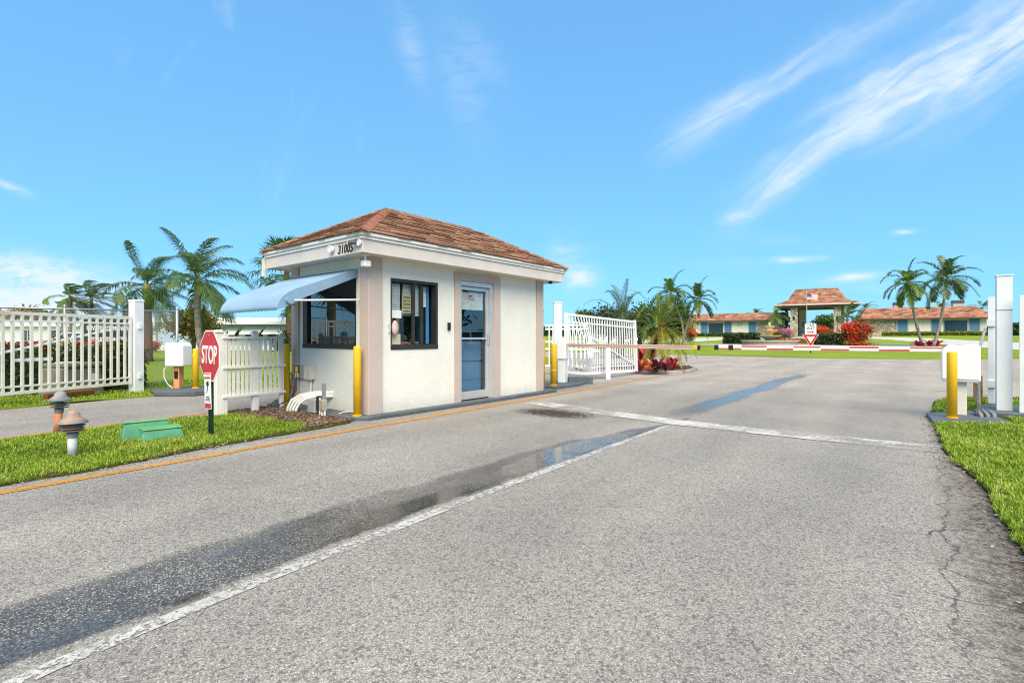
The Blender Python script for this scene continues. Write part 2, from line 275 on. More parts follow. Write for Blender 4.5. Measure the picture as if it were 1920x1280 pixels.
pm('blue_panel', (.085, .21, .36), .6, .08); pm('dark_glass', (.02, .05, .075), .12, .1, spec=.6); pm('cream_panel', (.78, .72, .60), .7, .05); pm('trim_grey', (.42, .43, .42), .6, .1); pm('ac_grey', (.40, .41, .42), .5, .1); pm('ac_dark', (.07, .07, .075), .5, .1)
pm('home_blue', (.40, .54, .66), .6, .06); pm('home_white', (.76, .77, .78), .5, .05); pm('home_roof', (.74, .75, .76), .45, .06); pm('beige_wall', (.55, .49, .40), .8, .08); pm('home_window', (.03, .035, .04), .15, .1, spec=.6)
pm('fount_stone', (.58, .44, .27), .7, .2, 4, .15, 30); pm('fount_pool', (.45, .36, .35), .75, .15, 4, .1, 30); pm('water', (.10, .14, .15), .06, .1, spec=.6)
pm('flag_red', (.50, .06, .08), .7, .05); pm('flag_blue', (.05, .06, .20), .7, .05); pm('flag_white', (.72, .72, .72), .7, .05); pm('car_white', (.72, .73, .74), .22, .02, spec=.6); pm('tyre', (.02, .02, .02), .8, .1); pm('car_glass', (.015, .018, .02), .06, .05, spec=.7); pm('rim', (.5, .5, .52), .3, .05, metal=.7); pm('lamp_red', (.4, .02, .02), .3, .05)
pm('trunk_grey', (.23, .205, .18), .9, .25, 6, .5, 25, dirt=(.10, .085, .07), dscale=9, drange=(.5, .62)); pm('trunk_brown', (.12, .075, .048), .95, .4, 9, .8, 30); pm('crownshaft', (.26, .26, .07), .6, .25, 5); pm('hedge_core', (.018, .034, .012), .95, .4, 8, .5, 20); pm('rachis', (.17, .20, .06), .6, .2, 9)
pm('concrete_path', (.46, .43, .40), .85, .1, 2)

def awning():
    s = NT('awning_blue'); p = s.pos(); c = s.mix(s.mr(s.noise(p, 2, 4), .3, .7), (.19, .30, .42), (.225, .345, .475))
    s.prin(c, .5, 0, None, .4)
awning()
def glassm(name, tintc, r0):
    s = NT(name); lw = s.n('ShaderNodeLayerWeight'); lw.inputs[0].default_value = .5
    f = s.m_('ADD', r0, s.m_('MULTIPLY', s.m_('POWER', lw.outputs['Facing'], 4.0), 1 - r0))
    t = s.n('ShaderNodeBsdfTransparent'); t.inputs[0].default_value = (*tintc, 1)
    g = s.n('ShaderNodeBsdfGlossy'); g.inputs['Roughness'].default_value = 0; g.inputs[0].default_value = (.95, .97, 1, 1)
    m = s.n('ShaderNodeMixShader'); s.l(f, m.inputs[0]); s.l(t.outputs[0], m.inputs[1]); s.l(g.outputs[0], m.inputs[2]); s.l(m.outputs[0], s.out.inputs[0])
glassm('glass', (.90, .93, .93), .07); glassm('glass_tint', (.30, .32, .32), .14)

def shinglem(name, ca, cb, cc):
    s = NT(name); p = s.pos(); oi = s.n('ShaderNodeObjectInfo')
    c = s.ramp(oi.outputs['Random'], [(0, ca), (.45, cb), (.8, cc), (1, tuple(v * .8 for v in ca))])
    c = s.mix(1.0, c, s.ramp(s.noise(p, 9, 5, .7), [(.3, (.72, .70, .68)), (.7, (1.12, 1.1, 1.06))]), 'MULTIPLY')
    g = s.xyz(s.vor(p, 330)['Color'])[0]; c = s.mix(1.0, c, s.ramp(g, [(0, (.7, .7, .7)), (1, (1.2, 1.2, 1.2))]), 'MULTIPLY')
    s.prin(c, .92, 0, s.bump(s.noise(p, 240, 2), .4, .004), .15)
shinglem('shingle', (.20, .11, .073), (.285, .155, .10), (.34, .195, .128)); shinglem('hip_cap', (.32, .145, .10), (.36, .165, .115), (.30, .135, .095))
def farroof():
    s = NT('far_shingle'); p = s.pos(obj=True); q = s.scale(p, (1, 1, 1))
    v = s.vor(s.scale(p, (1.4, 3, 5)), 1.0); g = s.xyz(v['Color'])[0]
    c = s.ramp(g, [(0, (.13, .06, .042)), (.4, (.26, .12, .075)), (.8, (.33, .17, .11)), (1, (.38, .22, .145))])
    Z = s.xyz(p)[2]; ln = s.m_('FRACT', s.m_('MULTIPLY', Z, 4.5)); c = s.mix(s.m_('MULTIPLY', s.mr(ln, .2, .0), .5), c, (.09, .045, .035))
    c = s.mix(1.0, c, s.ramp(s.noise(p, .6, 4), [(.3, (.82, .8, .8)), (.7, (1.15, 1.12, 1.1))]), 'MULTIPLY')
    s.prin(c, .9, 0, s.bump(g, .6, .04), .15)
farroof()
def stone():
    s = NT('stone'); p = s.pos(); v = s.vor(s.scale(p, (1, 1, .8)), 3.2); g = s.xyz(v['Color'])[0]
    c = s.ramp(g, [(0, (.34, .25, .18)), (.35, (.46, .37, .28)), (.7, (.56, .48, .38)), (1, (.64, .58, .49))])
    e = s.vor(s.scale(p, (1, 1, .8)), 3.2, 'DISTANCE_TO_EDGE')['Distance']; c = s.mix(s.m_('MULTIPLY', s.mr(e, .07, .01), .6), c, (.20, .15, .11))
    s.prin(c, .85, 0, s.bump(s.mr(e, 0, .15), .8, .05), .2)
stone()

def leafm(name, stops, trans=.3, rough=.5, spec=.3):
    s = NT(name); a = s.n('ShaderNodeAttribute', attribute_name='tint'); c = s.ramp(a.outputs['Fac'], stops)
    pr = s.prin(c, rough, 0, None, spec, out=False); t = s.n('ShaderNodeBsdfTranslucent'); s.l(s.mix(1.0, c, (1.0, 1.05, .6), 'MULTIPLY'), t.inputs[0])
    m = s.n('ShaderNodeMixShader'); m.inputs[0].default_value = trans; s.l(pr, m.inputs[1]); s.l(t.outputs[0], m.inputs[2]); s.l(m.outputs[0], s.out.inputs[0])
leafm('grass_blade', [(0, (.09, .165, .010)), (.3, (.18, .29, .018)), (.6, (.295, .41, .03)), (.85, (.42, .50, .06)), (.93, (.50, .45, .12)), (1, (.58, .48, .28))], .35)
leafm('palm_leaf', [(0, (.03, .065, .018)), (.5, (.075, .14, .034)), (.85, (.15, .215, .06)), (1, (.30, .33, .14))], .3, .38, .5)
leafm('palm_leaf_bright', [(0, (.05, .11, .016)), (.5, (.11, .20, .03)), (.85, (.18, .26, .045)), (1, (.30, .30, .07))], .32, .4, .45)
leafm('palm_leaf_gold', [(0, (.05, .11, .018)), (.6, (.12, .20, .028)), (.85, (.36, .30, .04)), (1, (.50, .33, .06))], .3, .45)
leafm('palm_leaf_silver', [(0, (.045, .075, .035)), (.5, (.09, .135, .06)), (1, (.18, .20, .115))], .2, .45)
leafm('bush_dark', [(0, (.012, .028, .010)), (.5, (.03, .062, .016)), (1, (.08, .12, .03))], .2, .4, .5)
leafm('bush_mid', [(0, (.02, .05, .012)), (.5, (.055, .11, .022)), (1, (.12, .175, .04))], .25)
leafm('bush_yellow', [(0, (.06, .10, .012)), (.5, (.20, .25, .02)), (1, (.42, .40, .05))], .3)
leafm('croton', [(0, (.014, .032, .010)), (.6, (.045, .085, .018)), (.9, (.12, .15, .03)), (1, (.22, .10, .03))], .2, .35, .5)
leafm('red_leaf', [(0, (.22, .01, .02)), (.5, (.45, .02, .045)), (1, (.62, .07, .06))], .3, .4)
leafm('dark_red_leaf', [(0, (.03, .012, .018)), (.5, (.07, .015, .03)), (1, (.16, .03, .05))], .2, .35, .5)
leafm('orange_leaf', [(0, (.35, .04, .02)), (.5, (.60, .09, .03)), (1, (.70, .28, .10))], .3, .4)
leafm('flower_red', [(0, (.50, .035, .018)), (.5, (.78, .075, .035)), (1, (.88, .18, .10))], .35, .6)
leafm('flower_pink', [(0, (.45, .10, .25)), (.5, (.58, .20, .40)), (1, (.70, .38, .52))], .35, .6)
leafm('flower_mixed', [(0, (.25, .03, .02)), (.4, (.55, .12, .04)), (.7, (.6, .4, .25)), (1, (.7, .62, .5))], .3, .6)
leafm('chips', [(0, (.07, .045, .034)), (.5, (.17, .11, .08)), (1, (.36, .27, .21))], .0, .9, .1)
leafm('orange_tree', [(0, (.04, .06, .015)), (.45, (.12, .12, .03)), (.7, (.33, .17, .05)), (1, (.48, .24, .09))], .3)
def lawnm(name, a, b, c3):
    s = NT(name); p = s.pos(); f = s.noise(p, 26, 5, .8); g = s.noise(p, .35, 4, .6); h = s.noise(s.scale(p, (1, 1, 1)), 4, 4, .7)
    c = s.ramp(f, [(.3, a), (.5, b), (.72, c3)]); c = s.mix(1.0, c, s.ramp(g, [(.3, (.78, .84, .8)), (.7, (1.2, 1.1, 1.05))]), 'MULTIPLY')
    c = s.mix(s.m_('MULTIPLY', s.mr(h, .6, .75), .35), c, (.25, .24, .06))
    s.prin(c, .9, 0, s.bump(f, .8, .05), .15)
lawnm('lawn_far', (.12, .19, .014), (.19, .265, .022), (.27, .32, .035)); lawnm('lawn_soil', (.03, .035, .012), (.065, .085, .014), (.10, .12, .025))

# ------------------------------------------------------------------ builders
def M(n): return MATS[n]
class MB:
    def __init__(s): s.v = []; s.f = []
    def add(s, vs, fs):
        o = len(s.v); s.v += [Vector(p) for p in vs]; s.f += [[i + o for i in f] for f in fs]; return s
    def box(s, x0, x1, y0, y1, z0, z1):
        return s.add([(x0, y0, z0), (x1, y0, z0), (x1, y1, z0), (x0, y1, z0), (x0, y0, z1), (x1, y0, z1), (x1, y1, z1), (x0, y1, z1)],
                     [[0, 3, 2, 1], [4, 5, 6, 7], [0, 1, 5, 4], [1, 2, 6, 5], [2, 3, 7, 6], [3, 0, 4, 7]])
    def bar(s, p, q, w, h=None, up=(0, 0, 1)):
        p, q = Vector(p), Vector(q); h = h or w; d = (q - p).normalized(); u = Vector(up)
        if abs(d.dot(u)) > .98: u = Vector((0, 1, 0))
        a = d.cross(u).normalized() * (w / 2); b = a.cross(d).normalized() * (h / 2)
        vs = [c + x + y for c in (p, q) for x, y in ((-a, -b), (a, -b), (a, b), (-a, b))]
        return s.add(vs, [[0, 1, 2, 3], [7, 6, 5, 4], [0, 4, 5, 1], [1, 5, 6, 2], [2, 6, 7, 3], [3, 7, 4, 0]])
    def tube(s, pts, rad, n=8, cap=True):
        pts = [Vector(p) for p in pts]
        if isinstance(rad, (int, float)): rad = [rad] * len(pts)
        rings = []; ref = None
        for i, p in enumerate(pts):
            d = (pts[min(i + 1, len(pts) - 1)] - pts[max(i - 1, 0)]).normalized()
            if ref is None: ref = Vector((1, 0, 0)) if abs(d.x) < .8 else Vector((0, 1, 0))
            a = (ref - d * ref.dot(d)).normalized(); ref = a; b = d.cross(a)
            rings.append([p + (a * math.cos(t) + b * math.sin(t)) * rad[i] for t in [2 * math.pi * k / n for k in range(n)]])
        vs = [v for r in rings for v in r]; fs = []
        for i in range(len(pts) - 1):
            for k in range(n): fs.append([i * n + k, i * n + (k + 1) % n, (i + 1) * n + (k + 1) % n, (i + 1) * n + k])
        if cap: fs += [list(range(n))[::-1], [(len(pts) - 1) * n + k for k in range(n)]]
        return s.add(vs, fs)
    def lathe(s, prof, n=24, c=(0, 0, 0)):
        vs = [(c[0] + r * math.cos(2 * math.pi * k / n), c[1] + r * math.sin(2 * math.pi * k / n), c[2] + z) for r, z in prof for k in range(n)]; fs = []
        for i in range(len(prof) - 1):
            for k in range(n): fs.append([i * n + k, i * n + (k + 1) % n, (i + 1) * n + (k + 1) % n, (i + 1) * n + k])
        fs += [list(range(n))[::-1], [(len(prof) - 1) * n + k for k in range(n)]]
        return s.add(vs, fs)
    def prism(s, poly, z0, z1):
        n = len(poly); vs = [(*p, z0) for p in poly] + [(*p, z1) for p in poly]
        return s.add(vs, [list(range(n))[::-1], [n + i for i in range(n)]] + [[i, (i + 1) % n, n + (i + 1) % n, n + i] for i in range(n)])
    def mesh(s, name, mat, T=None, smooth=False):
        me = bpy.data.meshes.new(name); vs = s.v
        if T is not None: vs = [T(v) if callable(T) else T @ v for v in vs]
        me.from_pydata([tuple(v) for v in vs], [], s.f); me.materials.append(M(mat))
        if smooth: me.polygons.foreach_set('use_smooth', [True] * len(me.polygons))
        return me
    def build(s, name, mat, parent=None, world=True, smooth=False, bevel=0, T=None):
        me = s.mesh(name, mat, T, smooth)
        if parent is not None and world: me.transform(WM(parent).inverted())
        o = bpy.data.objects.new(name, me); COL.objects.link(o)
        if parent is not None: o.parent = parent
        if bevel:
            b = o.modifiers.new('bevel', 'BEVEL'); b.width = bevel; b.segments = 2; b.limit_method = 'ANGLE'
        return o
def WM(o):
    m = Matrix.LocRotScale(o.location, o.rotation_euler, o.scale)
    return WM(o.parent) @ m if o.parent else m
def tag(o, label=None, cat=None, group=None, kind=None):
    if label: o['label'] = label
    if cat: o['category'] = cat
    if group: o['group'] = group
    if kind: o['kind'] = kind
    return o
def thing(name, label, cat, loc=(0, 0, 0), rz=0, group=None):
    o = bpy.data.objects.new(name, None); COL.objects.link(o); o.location = loc; o.rotation_euler = (0, 0, rz); o.empty_display_size = .2
    return tag(o, label, cat, group)
def inst(name, me, parent, loc=(0, 0, 0), rot=(0, 0, 0)):
    o = bpy.data.objects.new(name, me); COL.objects.link(o); o.parent = parent; o.location = loc; o.rotation_euler = rot; return o
def trimesh(name, V, T, mat, parent=None, tintv=None, world=True):
    V = np.asarray(V, dtype=np.float32).reshape(-1, 3); T = np.asarray(T, dtype=np.int32).reshape(-1, 3)
    me = bpy.data.meshes.new(name); me.vertices.add(len(V)); me.vertices.foreach_set('co', V.ravel()); n = len(T)
    me.loops.add(n * 3); me.loops.foreach_set('vertex_index', T.ravel()); me.polygons.add(n)
    me.polygons.foreach_set('loop_start', np.arange(0, n * 3, 3, dtype=np.int32))
    if tintv is not None:
        a = me.attributes.new('tint', 'FLOAT', 'FACE'); a.data.foreach_set('value', np.asarray(tintv, dtype=np.float32))
    me.update(calc_edges=True); me.validate(); me.materials.append(M(mat))
    if parent is not None and world: me.transform(WM(parent).inverted())
    o = bpy.data.objects.new(name, me); COL.objects.link(o)
    if parent is not None: o.parent = parent
    return o
def text(name, s, size, mat, parent, mtx, sx=1.0, bold=0.0, shear=0.0, ext=.0012, space=1.0):
    c = bpy.data.curves.new(name, 'FONT'); c.body = s; c.size = size; c.align_x = 'CENTER'; c.align_y = 'CENTER'; c.offset = bold; c.shear = shear; c.extrude = ext; c.space_character = space; c.resolution_u = 4
    t = bpy.data.objects.new('tmp', c); me = bpy.data.meshes.new_from_object(t); bpy.data.objects.remove(t); bpy.data.curves.remove(c)
    me.name = name; me.transform(Matrix.Diagonal((sx, 1, 1, 1))); me.transform(mtx); me.materials.clear(); me.materials.append(M(mat))
    if parent is not None: me.transform(WM(parent).inverted())
    o = bpy.data.objects.new(name, me); COL.objects.link(o); o.parent = parent; return o
def frame_mtx(origin, right, up):
    r = Vector(right).normalized(); u = Vector(up).normalized(); n = r.cross(u)
    m = Matrix((r, u, n)).transposed().to_4x4(); m.translation = Vector(origin); return m
def leaves_np(C, size, N=None, flat=.0, aspect=.5):
    """leaf quads (2 triangles) centred on C with random orientation"""
    n = len(C); a = rng.normal(size=(n, 3)); a[:, 2] *= (1 - flat); a /= np.linalg.norm(a, axis=1)[:, None]
    b = rng.normal(size=(n, 3)); b -= a * (a * b).sum(1)[:, None]; b /= np.linalg.norm(b, axis=1)[:, None]
    sz = size * rng.uniform(.6, 1.3, n)[:, None]
    V = np.stack([C - a * sz, C + b * sz * aspect, C + a * sz, C - b * sz * aspect], 1).reshape(-1, 3)
    i = np.arange(n)[:, None] * 4; T = np.concatenate([i + np.array([[0, 1, 2]]), i + np.array([[0, 2, 3]])], 1).reshape(-1, 3)
    return V, T
def cloud_pts(center, rad, n, clumps=14, cl=.38, shell=.6):
    c = rng.normal(size=(clumps, 3)); c /= np.linalg.norm(c, axis=1)[:, None]; c *= rng.uniform(shell, 1, clumps)[:, None] * .8
    k = rng.integers(0, clumps, n); p = c[k] + rng.normal(size=(n, 3)) * cl * .55
    return np.asarray(center) + p * np.asarray(rad), k
def foliage(name, parent, center, rad, n, size, mat, clumps=14, cl=.38, shell=.6, aspect=.5):
    P, k = cloud_pts(center, rad, n, clumps, cl, shell); V, T = leaves_np(P, size, aspect=aspect)
    ct_ = rng.uniform(0, .5, clumps); t = np.clip(ct_[k] + rng.uniform(0, .55, n), 0, 1)
    o = trimesh(name, V, T, mat, parent, np.repeat(t, 2)); o['kind'] = 'stuff'; return o

# ------------------------------------------------------------------ the setting
def inpoly(P, poly):
    x, y = P[:, 0], P[:, 1]; r = np.zeros(len(P), bool); n = len(poly)
    for i in range(n):
        x0, y0 = poly[i]; x1, y1 = poly[(i + 1) % n]
        if y0 == y1: continue
        c = ((y0 > y) != (y1 > y)) & (x < (x1 - x0) * (y - y0) / (y1 - y0) + x0); r ^= c
    return r
def rough_poly(poly, step=.12, amp=.018, z=None):
    out = []
    for i, p in enumerate(poly):
        q = poly[(i + 1) % len(poly)]; L = math.dist(p, q); k = max(1, int(L / step)) if L < 60 else 1
        for j in range(k):
            t = j / k; a = amp if 0 < j else 0
            out.append((p[0] + (q[0] - p[0]) * t + random.uniform(-a, a), p[1] + (q[1] - p[1]) * t + random.uniform(-a, a)))
    return out
def struct(o): o['kind'] = 'structure'; return o
def sheet(name, poly, z, mat, thick=0.0):
    bm = bmesh.new(); vs = [bm.verts.new((x, y, z)) for x, y in poly]; bm.faces.new(vs)
    bmesh.ops.triangulate(bm, faces=bm.faces[:]); bm.normal_update()
    if sum(f.normal.z for f in bm.faces) < 0: bmesh.ops.reverse_faces(bm, faces=bm.faces[:])
    if thick:
        e = [e for e in bm.edges if e.is_boundary]; r = bmesh.ops.extrude_edge_only(bm, edges=e)
        for v in r['geom']:
            if isinstance(v, bmesh.types.BMVert): v.co.z -= thick
        bmesh.ops.recalc_face_normals(bm, faces=bm.faces[:])
    me = bpy.data.meshes.new(name); bm.to_mesh(me); bm.free(); me.materials.append(M(mat))
    o = bpy.data.objects.new(name, me); COL.objects.link(o); return struct(o)
def blades(name, poly, dens, label, h=(.02, .052), w=.007, z=.02, near=None, region=None, exclude=()):
    xs = [p[0] for p in (region or poly)]; ys = [p[1] for p in (region or poly)]
    A = (max(xs) - min(xs)) * (max(ys) - min(ys)); n = int(A * dens)
    P = np.stack([rng.uniform(min(xs), max(xs), n), rng.uniform(min(ys), max(ys), n)], 1); P = P[inpoly(P, poly)]
    for ex in exclude: P = P[~inpoly(P, ex)]
    # thin out with distance from the camera
    d = np.hypot(P[:, 0], P[:, 1]); keep = rng.uniform(size=len(P)) < np.clip((5.5 / np.maximum(d, .1)) ** 1.3, .05, 1); P = P[keep]; d = d[keep]
    q_ = np.sin(P[:, 0] * 4.3 + 2.2 * np.sin(P[:, 1] * 3.1 + .7)) + np.sin(P[:, 1] * 5.2 + 1.9 * np.sin(P[:, 0] * 3.7)) + .8 * np.sin(P[:, 0] * 11 + P[:, 1] * 9.3)
    kp = (q_ > -1.55) | (rng.uniform(size=len(P)) < .35); P = P[kp]; d = d[kp]
    n = len(P); sc = np.clip((d / 5.5) ** .65, 1, 3.2)
    patch = .5 + .5 * np.sin(P[:, 0] * 2.1 + 1.3 * np.sin(P[:, 1] * 1.7)) * np.sin(P[:, 1] * 2.6 + P[:, 0])
    hh = rng.uniform(*h, n) * (0.8 + .4 * patch) * np.sqrt(sc); az = rng.uniform(0, 6.283, n); ln = rng.uniform(.2, 1.1, n)
    ww = w * rng.uniform(.6, 1.3, n) * sc; wx, wy = np.cos(az + 1.57) * ww / 2, np.sin(az + 1.57) * ww / 2; lx, ly = np.cos(az) * ln * hh, np.sin(az) * ln * hh
    b = np.stack([P[:, 0], P[:, 1], np.full(n, z)], 1); z0 = np.zeros(n)
    o_ = lambda x, y, zz: b + np.stack([x, y, zz], 1)
    V = np.stack([o_(-wx, -wy, z0), o_(wx, wy, z0), o_(-wx * .8 + lx * .4, -wy * .8 + ly * .4, hh * .65), o_(wx * .8 + lx * .4, wy * .8 + ly * .4, hh * .65), o_(lx, ly, hh * (1.05 - ln * .35))], 1).reshape(-1, 3)
    i = np.arange(n)[:, None] * 5; T = np.concatenate([i + np.array([[0, 1, 3]]), i + np.array([[0, 3, 2]]), i + np.array([[2, 3, 4]])], 1).reshape(-1, 3)
    p2 = np.sin(P[:, 0] * 7.3 + 2 * np.sin(P[:, 1] * 5.1)) * np.sin(P[:, 1] * 8.7 + P[:, 0] * 3)
    t = np.clip(rng.normal(.45, .22, n) + (patch - .5) * .3 + p2 * .12 + (rng.uniform(size=n) < .04) * .5, 0, 1)
    o = trimesh(name, V, T, 'grass_blade', None, np.repeat(t, 3)); return tag(o, label, 'grass', kind='stuff')

sheet('ground', [(-1500, -1500), (1500, -1500), (1500, 1500), (-1500, 1500)], -.08, 'lawn_far')
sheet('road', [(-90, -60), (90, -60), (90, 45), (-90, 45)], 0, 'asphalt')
# traffic island with the booth
ISL = rough_poly([(-5.98, -6), (-5.98, .5), (-6.0, 1.3), (-6.2, 2.3), (-6.32, 3.6), (-6.4, 4.2), (-8.95, 4.3), (-8.62, 3.2), (-8.6, 2), (-8.5, .8), (-8.4, -6)])
sheet('lawn', ISL, .025, 'lawn_soil', .03)
GI = [(-6.0, -1), (-5.98, .5), (-6.01, 1.3), (-6.22, 2.3), (-6.38, 3.45), (-6.75, 3.72), (-7.3, 3.6), (-7.9, 3.52), (-8.35, 3.4), (-8.55, 3.0), (-8.55, 2), (-8.42, .8), (-8.3, -1)]
blades('grass', rough_poly(GI, .12, .05), 9500, 'short green grass covering the traffic island in front of the booth')
sheet('mulch_bed', rough_poly([(-6.42, 3.55), (-6.48, 4.3), (-8.9, 4.36), (-8.75, 3.3), (-8.3, 3.5), (-7.6, 3.62), (-7.2, 3.68), (-6.8, 3.8)], .15, .03), .034, 'mulch')
MP = np.stack([rng.uniform(-9, -6.4, 5200), rng.uniform(3.2, 4.5, 5200)], 1); MP = MP[inpoly(MP, [(-6.40, 3.45), (-6.46, 4.32), (-8.95, 4.4), (-8.8, 3.22), (-8.3, 3.42), (-7.6, 3.55), (-7.2, 3.6), (-6.8, 3.72)])]
cv_, ct2 = leaves_np(np.concatenate([MP, rng.uniform(.034, .05, (len(MP), 1))], 1), .022, flat=.75, aspect=.35)
tag(trimesh('bark_mulch', cv_, ct2, 'chips', None, np.repeat(rng.uniform(0, 1, len(MP)), 2)), 'brown bark mulch scattered at the foot of the booth side wall', 'mulch', kind='stuff')
# right verge
VR = rough_poly([(.50, -6), (.50, 3.2), (.46, 4.0), (.44, 4.8), (.37, 5.9), (.2, 7.1), (.15, 8.6), (.12, 10.7), (.2, 12.6), (.6, 13.8), (2.0, 14.5), (30, 16), (30, -6)], .1, .018)
sheet('lawn', VR, .025, 'lawn_soil', .03)
blades('grass', rough_poly([(.50, 3.0), (.46, 4.0), (.44, 4.8), (.38, 5.9), (.21, 7.1), (.15, 8.6), (.14, 10.6), (.25, 12.5), (.7, 13.6), (2, 14.3), (9, 14.5), (9, 3)], .1, .05), 7800, 'lush green grass of the verge on the right of the road', h=(.025, .062), w=.008, exclude=[[(.02, 9.3), (1.1, 9.9), (1.0, 10.6), (1.75, 10.8), (1.85, 11.7), (.95, 12.3), (.65, 11.8), (.4, 11.1), (-.05, 10.3)]])
# left lawn
VL = rough_poly([(-12.1, -30), (-12.2, 1.2), (-12.45, 2.3), (-12.5, 3.6), (-12.55, 12), (-13.2, 20), (-16, 25), (-90, 27), (-90, -30)], .4, .05)
sheet('lawn', VL, .025, 'lawn_far', .03)
blades('grass', [(-12.18, -1), (-12.28, 1.2), (-12.5, 2.3), (-12.55, 4.6), (-12.6, 9), (-16, 9), (-16, -1)], 3300, 'green grass beyond the left lane under the open gate', h=(.02, .055), w=.008, exclude=[[(-12.3, 3.4), (-11.7, 4.0), (-11.8, 4.9), (-13.3, 4.75), (-13.2, 3.5)]])
# far lawn rising to the clubhouse
def grid_sheet(name, poly_front, mat, dz=0.0):
    """terrain-following sheet: front edge polyline, back to y=400"""
    ys = [0, 1.5, 5, 10, 20, 32, 45, 60, 100, 250, 600]; mb = MB(); n = len(poly_front)
    vs = []
    for (x, y) in poly_front:
        for k in ys:
            yy = y + k; vs.append((x * (1 + k / 130), yy, terrain(x, yy) + dz))
    fs = [[i * len(ys) + j, (i + 1) * len(ys) + j, (i + 1) * len(ys) + j + 1, i * len(ys) + j + 1] for i in range(n - 1) for j in range(len(ys) - 1)]
    mb.add(vs, fs)
    k = len(mb.v); mb.add([(x, y, -.05) for x, y in poly_front] + [(x, y, terrain(x, y) + dz) for x, y in poly_front], [[i, i + 1, n + i + 1, n + i] for i in range(n - 1)])
    return struct(mb.build(name, mat))
FRONT = [(-220, 43), (-70, 40), (-40, 36), (-20, 34.5), (-14.8, 33.6), (-12.9, 34.6), (-8.6, 34.2), (-5.5, 33.8), (-2.5, 34.5), (.3, 36.2), (2.8, 38.4), (6, 42), (12, 45), (40, 46), (220, 50)]
FR2 = []
for i in range(len(FRONT) - 1):
    (x0, y0), (x1, y1) = FRONT[i], FRONT[i + 1]; k = max(1, int(math.dist((x0, y0), (x1, y1)) / .8)) if abs(x0) < 45 else 1
    FR2 += [(x0 + (x1 - x0) * j / k, y0 + (y1 - y0) * j / k + random.uniform(-.06, .06)) for j in range(k)]
FR2.append(FRONT[-1])
grid_sheet('lawn', FR2, 'lawn_far', .05)
def ter_sheet(name, rows, mat, dz, thick=0):
    """rows: list of (left point, right point) pairs, laid on the terrain"""
    mb = MB(); vs = []
    n = 6
    for a, b in rows:
        for j in range(n + 1):
            x = a[0] + (b[0] - a[0]) * j / n; y = a[1] + (b[1] - a[1]) * j / n; vs.append((x, y, terrain(x, y) + dz))
    fs = [[i * (n + 1) + j, i * (n + 1) + j + 1, (i + 1) * (n + 1) + j + 1, (i + 1) * (n + 1) + j] for i in range(len(rows) - 1) for j in range(n)]
    mb.add(vs, fs); return struct(mb.build(name, mat))
ter_sheet('driveway', [((-5.5, 79), (-5.5, 89)), ((-3, 74.5), (-2.6, 86)), ((-.4, 66), (1, 81)), ((1.6, 58.3), (3.6, 73)), ((3.6, 52.7), (6.5, 66)), ((7, 46.5), (12, 60)), ((13, 44), (20, 58)), ((30, 44), (40, 58))], 'concrete_path', .062)
ter_sheet('driveway', [((-9, 82), (-9, 90)), ((-16, 77.5), (-18, 86.5)), ((-20.7, 70.4), (-24.5, 83.2)), ((-22, 61), (-28.2, 79.9)), ((-26, 56), (-34, 68)), ((-45, 52), (-48, 62))], 'concrete_path', .062)
ter_sheet('path', [((-18, 52.0), (-18, 54.6)), ((-9, 53.2), (-9, 56.2)), ((-3.4, 56.4), (-3.4, 58.6)), ((.6, 56.6), (.2, 58.8))], 'concrete_path', .075)
def litter(name, label, segs, n, spread, size=.018):
    pts = []
    for k in range(n):
        (x0, y0), (x1, y1) = random.choice(segs); f = random.random(); pts.append((x0 + (x1 - x0) * f + random.gauss(0, spread), y0 + (y1 - y0) * f + random.gauss(0, .05), .012 if random.random() < .6 else .03))
    V_, T_ = leaves_np(np.array(pts), size, flat=.85, aspect=.4); tag(trimesh(name, V_, T_, 'chips', None, np.repeat(rng.uniform(.3, 1, n), 2)), label, 'leaf litter', kind='stuff')
litter('leaf_litter', 'dry leaf bits along the edge of the right verge', [((.46, 3.0), (.43, 4.8)), ((.43, 4.8), (.17, 7.2)), ((.17, 7.2), (.12, 10))], 420, .06)
litter('leaf_litter', 'dry leaf bits along the kerbless edge of the island', [((-5.97, 0), (-6.0, 1.3)), ((-6.0, 1.3), (-6.2, 2.4)), ((-6.2, 2.4), (-6.38, 4.1))], 380, .05)
# painted lines
def strip(name, pts, w, mat, z=.005):
    mb = MB(); n = len(pts); vs = []
    for i, p in enumerate(pts):
        a = Vector((*pts[max(i - 1, 0)], 0)); b = Vector((*pts[min(i + 1, n - 1)], 0)); d = (b - a).normalized(); q = Vector((-d.y, d.x, 0)) * w / 2
        vs += [Vector((*p, z)) - q, Vector((*p, z)) + q]
    mb.add(vs, [[2 * i, 2 * i + 2, 2 * i + 3, 2 * i + 1][::-1] for i in range(n - 1)])
    return struct(mb.build(name, mat))
strip('lane_line', [(-2.2, -4), (-2.47, .0), (-2.56, .4), (-2.63, 1.2), (-2.69, 2.6), (-2.74, 5), (-2.77, 7.05)], .09, 'white_paint')
strip('edge_line', [(-5.60, -6), (-5.72, .56), (-5.80, 2.2), (-5.90, 3.74), (-5.97, 5.5), (-6.1, 8.5), (-6.25, 12), (-6.42, 15.4)], .11, 'yellow_paint')
strip('edge_line', [(-8.62, -6), (-8.72, .85), (-8.95, 2.0), (-9.05, 3.0), (-9.2, 4.4), (-9.35, 9)], .11, 'yellow_paint')
strip('stop_line', [(-5.75, 7.72), (-4.4, 7.45), (-2.74, 7.22), (-1.2, 7.24), (.18, 7.32)], .44, 'bar_paint', .009)
